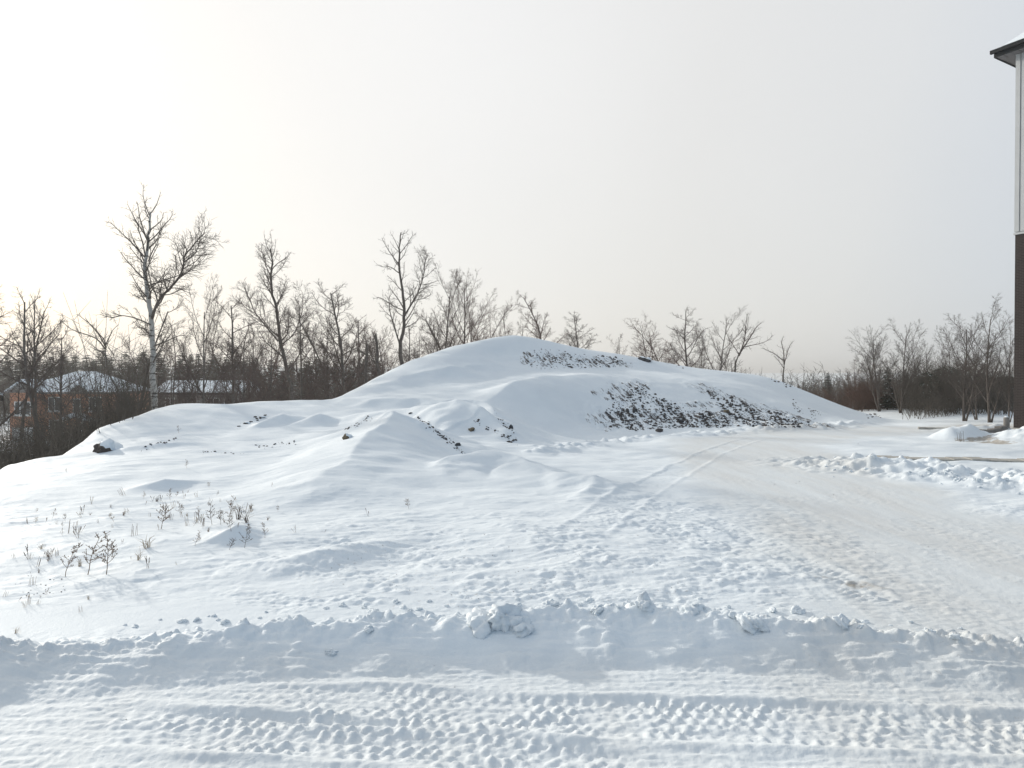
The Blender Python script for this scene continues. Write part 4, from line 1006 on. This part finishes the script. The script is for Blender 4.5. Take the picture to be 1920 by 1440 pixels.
# ------------------------------------------------------------------ tall brick building at the right edge
bx_, by_ = (1901 - 960) / F * 32.0, 32.0
tb = tag(empty('apartment_building', (bx_, by_, -.3), rad(-60)), 'tall building corner with dark brick below and pale grey siding above, right edge', 'building')
BT, ET, LX, LY = 9.4, 17.75, 18.0, 15.0
MB().box(0, LX, 0, LY, -.5, BT).build('brick_wall', M['brick_dark'], tb)
MB().box(.03, LX - .03, .03, LY - .03, BT, ET).build('upper_wall', M['siding'], tb)
MB().box(-.05, LX + .05, -.05, LY + .05, BT - .03, BT + .06).build('flashing_band', M['siding'], tb)
MB().box(-.04, LX + .04, -.04, LY + .04, -.5, .35).build('plinth', M['concrete'], tb)
for k in range(14):          # vertical siding boards, each with its own edge
    x0 = .20 + k * .40
    MB().box(x0, x0 + .385, -.012, .028, BT + .102, ET - .002).build('siding_board', M['siding'], tb)
for (xa, xb, ya, yb) in ((-.03, .16, -.03, .027), (-.03, .027, .03, .2)):
    MB().box(xa, xb, ya, yb, BT + .101, ET - .001).build('corner_board', M['siding'], tb)
OV = .66
MB().box(-OV + .02, LX + OV - .02, -OV + .02, LY + OV - .02, ET, ET + .06).build('soffit', M['soffit'], tb)
for k in range(16):
    x0 = -OV + .06 + k * .30
    MB().box(x0, x0 + .275, -OV + .05, -.05, ET - .018, ET - .002).build('soffit_panel', M['soffit'], tb)
fa = MB(); fa.box(-OV, LX + OV, -OV, -OV + .05, ET - .05, ET + .34); fa.box(-OV, -OV + .05, -OV + .051, LY + OV, ET - .05, ET + .34)
fa.box(-OV + .051, LX + OV, LY + OV - .05, LY + OV, ET - .05, ET + .34); fa.box(LX + OV - .05, LX + OV, -OV + .051, LY + OV - .051, ET - .05, ET + .34)
fa.build('fascia', M['dark_metal'], tb)
rf = hip_roof(MB(), -OV + .06, LX + OV - .06, -OV + .06, LY + OV - .06, ET + .30, 6.8, 7, 11).build('roof', M['dark_metal'], tb)
hip_roof(MB(), -OV + .22, LX + OV - .2, -OV + .22, LY + OV - .2, ET + .46, 6.8, 7, 11).build('snow_layer', M['snow'], rf)
g = MB(); g.box(-OV - .12, LX, -OV - .12, -OV - .002, ET + .14, ET + .30); g.build('gutter', M['dark_metal'], tb)
MB().tube((.62, -OV - .05, ET + .14), (.62, -.10, ET - .42), .05).tube((.62, -.10, ET - .40), (.62, -.10, ET - .9), .05).build('downspout_elbow', M['dark_metal'], tb)
for fl in range(5):
    for k in range(4):
        xx = 4.2 + k * 3.6; z0 = 1.1 + fl * 3.15
        w_ = MB().box(xx, xx + 1.5, -.045, .03, z0, z0 + 1.5).build('window', M['glass'], tb)
        MB().box(xx - .08, xx, -.06, .02, z0 - .08, z0 + 1.58).box(xx + 1.5, xx + 1.58, -.06, .02, z0 - .08, z0 + 1.58).box(xx + .001, xx + 1.499, -.058, .02, z0 - .08, z0).box(xx + .001, xx + 1.499, -.058, .02, z0 + 1.5, z0 + 1.58).build('frame', M['dark_metal'], w_)

# ------------------------------------------------------------------ small things by the building
def lathe(mb, prof, n=14):
    b = len(mb.v)
    for (r, z) in prof:
        for i in range(n): mb.v.append((r * math.cos(2 * PI * i / n), r * math.sin(2 * PI * i / n), z))
    for k in range(len(prof) - 1):
        for i in range(n): mb.f.append((b + k * n + i, b + k * n + (i + 1) % n, b + (k + 1) * n + (i + 1) % n, b + (k + 1) * n + i))
    mb.f.append(tuple(b + n - 1 - i for i in range(n))); mb.f.append(tuple(b + (len(prof) - 1) * n + i for i in range(n)))
    return mb
px_, py_ = W(1888, 808.5); bo = tag(empty('bollard', (px_, py_, gz(px_, py_))), 'short grey bollard in the snow beside the brick building', 'bollard')
lathe(MB(), [(.12, -.2), (.12, .36), (.11, .40), (.08, .42)]).build('post', M['clad_grey'], bo, smooth=False)
lathe(MB(), [(.08, .415), (.09, .43), (.06, .46), (.02, .47)]).build('snow_cap', M['snow'], bo, smooth=True)
px_, py_ = P(1834, 762, 60)[:2]; gb = gz(px_, py_)
bi = tag(empty('utility_box', (px_, py_, gb)), 'dark low box with a cap of snow standing among the trees at right', 'box')
MB().box(-.28, .28, -.25, .25, -.2, .62).build('body', M['dark_metal'], bi, .03)
MB().box(-.31, .31, -.28, .28, .622, .68).build('lid', M['dark_metal'], bi, .02)
s_ = MB().box(-.29, .29, -.26, .26, .682, .86).build('snow_cap', M['snow'], bi, .07)
def kerb(name, a, b, w, h, label, n, mt='concrete'):
    a = Vector((*a, 0)); b = Vector((*b, 0)); L = (b - a).length; dz = Vector((b.x - a.x, b.y - a.y, 0)).normalized(); rz = math.atan2(dz.y, dz.x)
    o = tag(empty(name, (a.x, a.y, 0), rz), label, 'kerb')
    for k in range(n):
        t0, t1 = L * k / n, L * (k + 1) / n - .012
        m_ = a + dz * (t0 + t1) / 2; z = gz(m_.x, m_.y) + (h if False else 0)
        MB().box(t0, t1, -w / 2, w / 2, max(z - .25, -.6), max(min(z, .12), -.3) + h).build('kerb_stone', M[mt], o, .02)
    return o
kerb('kerb', W(1615, 862), W(2060, 871), .62, .055, 'long grey concrete kerb crossing the snow at the right edge', 13)
kerb('kerb', W(1722, 803), W(1790, 805), .35, .10, 'short grey kerb half buried in snow before the right-hand trees', 4)
kerb('kerb', W(1815, 815), W(1885, 809), .28, .14, 'dark low kerb leading to the bollard', 5, 'clad_grey')

# ------------------------------------------------------------------ stones
def rock_mesh(seed, pts=13, flat=.7):
    r = random.Random(seed); bm = bmesh.new()
    for i in range(pts):
        d = Vector((r.gauss(0, 1), r.gauss(0, 1), r.gauss(0, 1))).normalized() * r.uniform(.75, 1.1)
        bm.verts.new((d.x, d.y * .85, d.z * flat))
    bmesh.ops.convex_hull(bm, input=bm.verts)
    me = bpy.data.meshes.new('stone'); bm.to_mesh(me); bm.free(); return me
ROCKS = [rock_mesh(i) for i in range(8)]
for i, me in enumerate(ROCKS): me.materials.append(M[('stone', 'stone_blue', 'soil', 'stone', 'stone_blue', 'stone', 'soil', 'stone_blue')[i]])
rr = random.Random(77); spots = []      # (u, v, size in photo pixels)
def in_poly(u, v, poly):
    c = False; j = len(poly) - 1
    for i in range(len(poly)):
        (xi, yi), (xj, yj) = poly[i], poly[j]
        if (yi > v) != (yj > v) and u < (xj - xi) * (v - yi) / (yj - yi) + xi: c = not c
        j = i
    return c
A1 = [(1152, 742), (1178, 728), (1205, 716), (1222, 735), (1262, 762), (1320, 765), (1350, 785), (1400, 800), (1250, 803), (1195, 808), (1120, 795), (1130, 778)]
A2 = [(1320, 732), (1340, 722), (1395, 752), (1450, 772), (1500, 785), (1540, 800), (1480, 803), (1400, 798), (1350, 770)]
A3 = [(988, 655), (1015, 652), (1090, 662), (1172, 672), (1165, 688), (1100, 690), (1010, 692), (985, 685)]
A4 = [(1480, 745), (1545, 775), (1530, 790), (1490, 770)]
def streaks(poly, n, step, ln, sz, ang):
    us = [p[0] for p in poly]; vs = [p[1] for p in poly]; c = 0
    while c < n:
        u, v = rr.uniform(min(us), max(us)), rr.uniform(min(vs), max(vs))
        if not in_poly(u, v, poly): continue
        c += 1; L = rr.uniform(*ln); a = rad(ang + rr.uniform(-12, 12)); k = 0
        while k < L:
            q = (u + math.cos(a) * k + rr.gauss(0, 1.6), v + math.sin(a) * k + rr.gauss(0, 1.6))
            if in_poly(q[0], q[1], poly): spots.append((*q, rr.choice(sz) * rr.uniform(.7, 1.3)))
            k += rr.uniform(*step)
streaks(A1, 120, (1.6, 5), (8, 34), (1.8, 2.4, 3.2, 4.2, 5.5, 8), 52)
streaks(A1, 330, (2, 6), (1, 8), (1.5, 2.0, 2.6), 40)
streaks(A2, 80, (1.6, 5), (12, 44), (1.8, 2.4, 3.4, 4.6, 7.0, 9), 45)
streaks(A2, 120, (2, 6), (1, 8), (1.5, 2, 2.6), 40)
streaks(A3, 44, (2, 6), (6, 22), (1.6, 2.2, 3.0, 4.2, 6), 30)
streaks(A3, 150, (2, 6), (1, 6), (1.3, 1.8, 2.4), 25)
A5 = [(1225, 742), (1300, 765), (1400, 768), (1425, 798), (1240, 803)]
streaks(A5, 60, (1.6, 5), (8, 30), (1.8, 2.4, 3.2, 4.2, 5.5, 8), 48)
streaks(A5, 160, (2, 6), (1, 8), (1.5, 2.0, 2.6), 40)
streaks(A4, 16, (2, 6), (6, 22), (1.6, 2.4, 3.6), 45)
for (a, b, n) in (((782, 782), (870, 850), 110), ((888, 790), (978, 832), 45), ((925, 770), (968, 822), 40), ((1200, 668), (1290, 690), 16), ((1445, 712), (1490, 728), 14), ((1625, 778), (1655, 784), 14),
                  ((450, 797), (505, 778), 26), ((645, 808), (695, 784), 34), ((262, 847), (330, 822), 20), ((470, 838), (555, 832), 26), ((370, 848), (470, 850), 14)):
    for k in range(n):
        t = rr.random(); spots.append((a[0] + (b[0] - a[0]) * t + rr.gauss(0, 3), a[1] + (b[1] - a[1]) * t + rr.gauss(0, 2), rr.choice((1.6, 2.2, 3.2, 4.5, 6)) * rr.uniform(.7, 1.3)))
for k in range(130):          # grit on the near snow
    spots.append((rr.uniform(600, 1300), rr.uniform(1000, 1125), rr.choice((1.0, 1.3, 1.8, 2.4))))
for k in range(24): spots.append((rr.uniform(20, 120), rr.uniform(1080, 1120), rr.choice((1.5, 2.5, 4))))
for k in range(50): spots.append((rr.uniform(1250, 1900), rr.uniform(830, 1120), rr.choice((1.0, 1.4, 2.2))))
for k in range(16): spots.append((rr.uniform(100, 1900), rr.uniform(1235, 1420), rr.choice((1.5, 2.5))))
H_ = hit_many([(a, b) for a, b, c in spots])
order = sorted(range(len(spots)), key=lambda i: -spots[i][2])
for i in order[:300]:
    x, y, z = H_[i]; s_ = spots[i][2] * y / F * .40
    q = bpy.data.objects.new('stone', rr.choice(ROCKS)); C.objects.link(q); q.parent = ground
    q.location = (x, y, z + s_ * .1); q.rotation_euler = (rr.uniform(-.4, .4), rr.uniform(-.4, .4), rr.uniform(0, 6.28)); q.scale = (s_ * rr.uniform(.8, 1.4), s_, s_ * rr.uniform(.8, 1.2))
small = {0: ([], []), 1: ([], [])}
for i in order[300:]:
    x, y, z = H_[i]; s_ = spots[i][2] * y / F * .5; me = ROCKS[rr.randrange(8)]; vv, ff = small[rr.randrange(2)]
    b = len(vv); a = rr.uniform(0, 6.28); ca, sa = math.cos(a) * s_, math.sin(a) * s_
    vv += [(x + ca * p.co.x - sa * p.co.y, y + sa * p.co.x + ca * p.co.y, z + s_ * p.co.z + s_ * .1) for p in me.vertices]
    ff += [tuple(b + k for k in p.vertices) for p in me.polygons]
for k, mt in ((0, 'stone'), (1, 'soil')): tag(mesh_obj('gravel', *small[k], M[mt], ground), kind='stuff')

def boulder(name, uv, size, label, mt='stone', cap=True, seed=0, flat=.7, group='boulders on the snow slopes'):
    (x, y, z), = hit_many([uv]); s_ = size * y / F * .5
    s_ *= .85 if cap else .68; o = tag(empty(name, (x, y, z - s_ * .12), (seed * 2.3) % 6.28 if not cap else 0), label, 'rock', group)
    bm = bmesh.new(); bmesh.ops.create_icosphere(bm, subdivisions=3 if cap else 2, radius=1)
    for v in bm.verts:
        p = np.array([v.co.x, v.co.y, v.co.z]) * 1.1
        n_ = float(fbm(np.array([p[0] + seed * 3.1 + p[2] * .7]), np.array([p[1] - p[2] * .9 + seed]), 3, seed)[0])
        d = v.co * (1 + .55 * n_)
        v.co = Vector((d.x * s_ * 1.15, d.y * s_, d.z * s_ * flat + s_ * .15))
    me = bpy.data.meshes.new('rock'); bm.to_mesh(me); link('rock', me, M[mt], o)
    if cap:
        top = max(v.co.z for v in bm.verts)
        for v in list(bm.verts):
            if v.co.z < top * (.42 - .5 * v.co.x / s_): bm.verts.remove(v)
        for v in bm.verts: v.co = Vector((v.co.x * 1.09, v.co.y * 1.09, v.co.z + s_ * .12 * (.4 + v.co.z / top)))
        me = bpy.data.meshes.new('snow_cap'); bm.to_mesh(me); me.shade_smooth(); link('snow_cap', me, M['snow'], o)
    bm.free(); return o
boulder('boulder', (197, 846), 46, 'brown-sided boulder under a thick snow cap at the left edge of the plateau', 'soil', True, 1, .85)
boulder('boulder', (651, 822), 19, 'tan boulder at the foot of the pointed drift', 'stone_tan', True, 2, .9)
boulder('boulder', (884, 806), 15, 'small tan rock on the middle hummock', 'stone_tan', False, 3, 1.1)
boulder('boulder', (955, 828), 11, 'small dark rock at the right foot of the middle hummock', 'stone', False, 4)
boulder('boulder', (958, 803), 13, 'dark upright rock on the right edge of the middle hummock', 'stone_blue', False, 5, 1.5)
boulder('boulder', (1236, 809), 21, 'dark boulder alone on the road edge below the stony slope', 'stone', False, 6)
boulder('slab', (1208, 676), 25, 'dark flat slab under snow on the skyline of the mound', 'stone_blue', True, 7, .45)
boulder('boulder', (1362, 776), 12, 'rounded tan rock in the middle of the stony slope', 'stone_tan', False, 8, 1.2)
boulder('boulder', (1277, 792), 14, 'dark rounded rock low on the stony slope', 'stone_blue', False, 9, 1.1)
boulder('boulder', (858, 836), 18, 'dark rock at the low end of the pointed drift', 'stone_blue', False, 10, .8)
boulder('boulder', (770, 775), 9, 'small dark rock near the top of the pointed drift', 'stone_blue', False, 11, .6)
boulder('boulder', (462, 794), 15, 'flat dark rock under the left of two small wind-carved drifts', 'stone', True, 12, .4)
boulder('boulder', (490, 783), 12, 'flat dark rock under the right of two small wind-carved drifts', 'stone', True, 13, .4)

# clumps of ploughed snow along the bank: pieces of the ground
def clump_mesh(seed):
    bm = bmesh.new(); bmesh.ops.create_icosphere(bm, subdivisions=4, radius=1)
    co = np.array([v.co[:] for v in bm.verts])
    a = fbm(co[:, 0] * 1.1 + seed + co[:, 2] * .8, co[:, 1] * 1.1 - co[:, 2] * .7, 3, seed, .6) * .55 + .26 * clods(co[:, 0] + co[:, 2] * .6 + seed, co[:, 1] - co[:, 2] * .6, .5, seed, .7)
    for v, k in zip(bm.verts, a): v.co = v.co * (1 + float(k)); v.co.z *= .75
    me = bpy.data.meshes.new('snow_clump'); bm.to_mesh(me); bm.free(); me.shade_smooth(); me.materials.append(M['snow']); return me
CL = [clump_mesh(i + 3) for i in range(5)]
cl_uv = [(905, 1172, 26), (940, 1162, 34), (975, 1172, 22), (1412, 1172, 21), (1300, 1150, 14), (1580, 1168, 14), (1500, 1150, 12), (700, 1150, 9), (1120, 1150, 10), (620, 1225, 11), (690, 1182, 9), (1210, 1145, 12), (1030, 1140, 12), (420, 1170, 9)]
for k in range(60):
    u = rr.uniform(150, 1880); v = 1135 + ((u - 960) / 900) ** 2 * 62 + rr.gauss(0, 6); cl_uv.append((u, v, rr.choice((3, 4, 5, 6, 8))))
for k in range(46):
    u = rr.uniform(1545, 1920); cl_uv.append((u, 872 + (u - 1545) * .10 + rr.gauss(0, 9), rr.choice((2, 2.5, 3, 4, 5))))
Hc = hit_many([(a, b) for a, b, c in cl_uv])
for (u, v, s0), (x, y, z) in zip(cl_uv, Hc):
    s_ = s0 * y / F; q = bpy.data.objects.new('snow_clump', rr.choice(CL)); C.objects.link(q); q.parent = ground
    q.location = (x, y, z - s_ * .05); q.rotation_euler = (rr.uniform(-.5, .5), rr.uniform(-.5, .5), rr.uniform(0, 6.28)); q.scale = (s_ * rr.uniform(.8, 1.25), s_, s_ * rr.uniform(.7, 1.0))

# ------------------------------------------------------------------ dry weeds
def blob(mb_v, mb_f, p, r):
    b = len(mb_v); x, y, z = p
    mb_v += [(x + r, y, z), (x - r, y, z), (x, y + r, z), (x, y - r, z), (x, y, z + r * 1.3), (x, y, z - r * 1.3)]
    mb_f += [(b + i, b + j, b + k) for i, j, k in ((0, 2, 4), (2, 1, 4), (1, 3, 4), (3, 0, 4), (2, 0, 5), (1, 2, 5), (3, 1, 5), (0, 3, 5))]
def weed_mesh(kind, seed):
    r = random.Random(seed); polys = []; hv, hf = [], []
    if kind == 'branchy':
        pts = [np.array([0, 0, -.05])]; d = np.array([r.gauss(0, .15), r.gauss(0, .15), 1])
        for i in range(5): d = d + np.array([r.gauss(0, .12), r.gauss(0, .12), 0]); pts.append(pts[-1] + d / np.linalg.norm(d) * .2)
        polys.append((pts, [.011, .010, .009, .008, .007, .005], 0))
        for i in range(15):
            t = r.uniform(.3, 1) * 5; k = min(int(t), 4); q = pts[k] + (pts[k + 1] - pts[k]) * (t - k); a = r.uniform(0, 6.28)
            L = r.uniform(.12, .34) * (1.3 - t / 6); e = q + np.array([math.cos(a) * L, math.sin(a) * L, L * r.uniform(.4, 1.1)]); mid = (q + e) / 2 + np.array([0, 0, -.02])
            polys.append(([q, mid, e], (.007, .006, .0045), 1))
            for j in range(3):
                e2 = mid + (e - mid) * r.random() + np.array([r.gauss(0, .05), r.gauss(0, .05), r.uniform(.01, .08)]); polys.append(([mid + (e - mid) * .3, e2], (.005, .004), 1))
                if r.random() < .7: blob(hv, hf, e2, r.uniform(.010, .018))
            blob(hv, hf, e, r.uniform(.011, .020))
    elif kind == 'spike':
        for sN in range(r.choice((1, 2, 3))):
            d = np.array([r.gauss(0, .22), r.gauss(0, .22), 1]); L = r.uniform(.6, 1); o = np.array([r.gauss(0, .05), r.gauss(0, .05), -.05])
            polys.append(([o, o + d * L * .5, o + d * L], (.010, .009, .007), 0))
            for j in range(12): blob(hv, hf, o + d * L * r.uniform(.5, 1) + np.array([r.gauss(0, .012)] * 2 + [0]), r.uniform(.018, .032))
    elif kind == 'grass':
        for i in range(16):
            a = r.uniform(0, 6.28); L = r.uniform(.4, .9); l = r.uniform(.1, .5); o = np.array([r.gauss(0, .06), r.gauss(0, .06), -.03])
            p1 = o + np.array([math.cos(a) * l * .3, math.sin(a) * l * .3, L * .6]); p2 = o + np.array([math.cos(a) * l, math.sin(a) * l, L * r.uniform(.55, .95)])
            polys.append(([o, p1, p2], (.009, .008, .003), 0))
    else:
        for i in range(5):
            o = np.array([(i - 2) * .09 + r.gauss(0, .03), r.gauss(0, .06), -.05]); polys.append(([o, o + np.array([r.uniform(.02, .22), 0, r.uniform(.5, .9)])], (.012, .010), 0))
            blob(hv, hf, polys[-1][0][-1], .012)
    v, f = tubes(polys, lambda l: 4)
    a = np_mesh('weed_stems', v, f)
    b = None
    if hv: b = bpy.data.meshes.new('weed_heads'); b.from_pydata(hv, [], hf)
    return a, b
WM = {(k, i): weed_mesh(k, 10 * i + len(k)) for k in ('branchy', 'spike', 'grass', 'stick') for i in range(4)}
weeds = [  # kind, variant, u, v of its foot, height in photo pixels, material, label
    ('branchy', 0, 162, 1080, 74, 'weed', 'tall branching dry weed, left of two big ones in the near snow'),
    ('branchy', 1, 196, 1078, 76, 'weed', 'tall branching dry weed with a full round head, right of two big ones'),
    ('branchy', 2, 120, 1083, 62, 'weed', 'thin dry weed leaning right at the left of the two big ones'),
    ('grass', 0, 148, 1062, 26, 'straw', 'pale straw tuft behind the two big branching weeds'),
    ('stick', 0, 250, 1005, 28, 'weed_dark', 'row of slanting dark dry stalks above the two big weeds'),
    ('grass', 1, 274, 1028, 40, 'straw', 'arching straw stems right of the slanting stalks'),
    ('grass', 2, 258, 1052, 30, 'straw', 'low straw tuft below the arching stems'),
    ('spike', 0, 275, 1068, 28, 'weed_dark', 'dark seed spike standing alone right of the two big weeds'),
    ('branchy', 3, 301, 993, 58, 'weed', 'upright dry weed with dark heads in the middle of the weedy patch'),
    ('spike', 1, 308, 975, 36, 'weed_dark', 'dark heads behind the upright weed of the weedy patch'),
    ('stick', 1, 318, 975, 20, 'weed_dark', 'short slanting stalks beside the upright weed'),
    ('branchy', 1, 340, 970, 30, 'weed', 'small thin weed right of the upright weed of the patch'),
    ('spike', 2, 284, 940, 16, 'weed_dark', 'low dark stems at the left end of the rear weed line'),
    ('spike', 3, 300, 940, 16, 'weed_dark', 'low dark stems in the middle of the rear weed line'),
    ('grass', 3, 292, 940, 20, 'weed_dark', 'low ragged tuft of the rear weed line'),
    ('branchy', 2, 318, 938, 22, 'weed', 'thin twiggy weed at the right end of the rear weed line'),
    ('branchy', 0, 396, 985, 40, 'weed_dark', 'dense dark weed clump at the left of the largest weed bunch'),
    ('branchy', 3, 412, 985, 34, 'weed_dark', 'dark weed in the middle of the largest weed bunch'),
    ('branchy', 1, 428, 978, 44, 'weed', 'tallest weed of the largest weed bunch'),
    ('grass', 0, 446, 975, 36, 'weed_dark', 'ragged dark grass at the right of the largest weed bunch'),
    ('grass', 2, 462, 982, 34, 'weed_dark', 'right end tuft of the largest weed bunch'),
    ('stick', 2, 390, 946, 16, 'weed_dark', 'four short upright stalks behind the largest weed bunch'),
    ('branchy', 2, 457, 1028, 46, 'weed_dark', 'bushy dark weed at the tip of the small wedge drift'),
    ('branchy', 0, 432, 1000, 30, 'weed_dark', 'low spreading weed on top of the small wedge drift'),
    ('branchy', 3, 428, 1032, 28, 'weed_dark', 'low spreading weed left of the tip of the small wedge drift'),
    ('branchy', 1, 363, 1025, 28, 'weed', 'small open weed left of the wedge drift'),
    ('branchy', 2, 495, 1010, 28, 'weed', 'small forked weed right of the wedge drift'),
    ('spike', 0, 553, 1000, 16, 'weed', 'short leaning stems right of the forked small weed'),
    ('spike', 1, 606, 1000, 12, 'weed', 'tiny stems at the foot of the long drift'),
    ('branchy', 3, 766, 955, 24, 'weed', 'little tree-shaped weed in front of the long drift'),
    ('spike', 2, 690, 968, 18, 'weed_dark', 'leaning weed with dark beads in front of the long drift'),
    ('spike', 3, 152, 965, 22, 'weed_dark', 'lone seed spike at the back left of the weedy field'),
    ('stick', 3, 133, 1000, 34, 'weed', 'two tall thin pale stalks at the left of the weedy field'),
    ('branchy', 1, 115, 990, 12, 'weed_dark', 'tiny dark weed left of the pale stalks'),
    ('spike', 0, 50, 1050, 30, 'weed_dark', 'dark drooping weed near the left edge'),
    ('grass', 1, 75, 1030, 22, 'straw', 'pale grass tuft near the left edge'),
    ('spike', 2, 95, 1045, 18, 'weed_dark', 'short dark stems between the drooping weed and the big weeds'),
    ('stick', 1, 55, 1100, 24, 'weed', 'thin crooked stalk among the dark pebbles at left'),
    ('spike', 1, 30, 1130, 20, 'weed', 'reddish stems at the left edge in the near snow'),
    ('stick', 2, 50, 1135, 22, 'weed', 'slanting thin stalks near the left edge just above the bank'),
    ('grass', 3, 163, 1125, 16, 'straw', 'small bent straw tuft above the bank at left'),
    ('stick', 0, 148, 1150, 16, 'weed', 'short single slanting stalk just above the bank at left'),
    ('branchy', 0, 349, 878, 16, 'weed', 'small brown weed in front of the shadowed hollow'),
    ('branchy', 2, 335, 812, 14, 'weed', 'faint twiggy weed high on the plateau'),
    ('branchy', 1, 405, 930, 10, 'weed_dark', 'tiny weed beside a small shadowed lump behind the weeds'),
    ('spike', 3, 508, 912, 10, 'weed', 'tiny lone stem on the smooth snow right of the weeds'),
    ('stick', 3, 1802, 826, 26, 'weed_dark', 'two bare saplings sticking up beside the small snow pile at right'),
    ('spike', 1, 1498, 792, 18, 'weed_dark', 'thin upright stem at the right end of the stony slope'),
    ('branchy', 3, 520, 960, 14, 'weed', 'small weed on the lit snow beside the long drift edge'),
]
for q in range(90):
    cu, cv, su, sv = rr.choice(((330, 955, 60, 18), (420, 970, 35, 14), (180, 1030, 90, 45), (60, 1080, 40, 40), (150, 985, 80, 20)))
    weeds.append((rr.choice(('spike', 'branchy', 'grass', 'stick')), rr.randrange(4), rr.gauss(cu, su), rr.gauss(cv, sv), rr.uniform(7, 24), rr.choice(('weed', 'weed', 'weed_dark', 'straw')), 'tiny dry stem scattered among the larger weeds in the snow'))
Hw = hit_many([(w[2], w[3]) for w in weeds])
for (k, i, u, v, hpx, mt, label), (x, y, z) in zip(weeds, Hw):
    o = tag(empty('dry_grass' if k == 'grass' else 'dry_weed', (x, y, z), (u * 7) % 6), label, 'weed', 'tiny scattered stems' if label.startswith('tiny dry stem') else 'dry weeds in the snow')
    s_ = hpx * y / F / 1.0; o.scale = (s_, s_, s_); o.rotation_euler = (rr.gauss(0, .16), rr.gauss(0, .16), (u * 7) % 6)
    w_ = max(1.0, .62 / max(s_, .1)) 
    for nm, me in (('stems', WM[k, i][0]), ('seed_heads', WM[k, i][1])):
        if me is None: continue
        q = bpy.data.objects.new(nm, me); C.objects.link(q); q.parent = o
        if nm == 'seed_heads': q['kind'] = 'stuff'
        if not me.materials: me.materials.append(M[mt])
        q.material_slots[0].link = 'OBJECT'; q.material_slots[0].material = M[mt]

# ------------------------------------------------------------------ haze
hz_m = bpy.data.materials.new('haze'); hz_m.use_nodes = True
n_, l_ = hz_m.node_tree.nodes, hz_m.node_tree.links
n_.clear(); ho = n_.new('ShaderNodeOutputMaterial'); hv_ = n_.new('ShaderNodeVolumePrincipled')
hv_.inputs['Color'].default_value = (1.0, 0.995, 0.98, 1); hv_.inputs['Density'].default_value = 0.0007; hv_.inputs['Anisotropy'].default_value = 0.3
l_.new(hv_.outputs['Volume'], ho.inputs['Volume'])
tag(MB().box(-7100, 7100, -120, 4800, V[:, 2].min() - 1.5, max(V[:, 2].max(), 24) + 4).build('haze', hz_m), 'pale winter haze filling the air', 'haze', None, 'stuff')
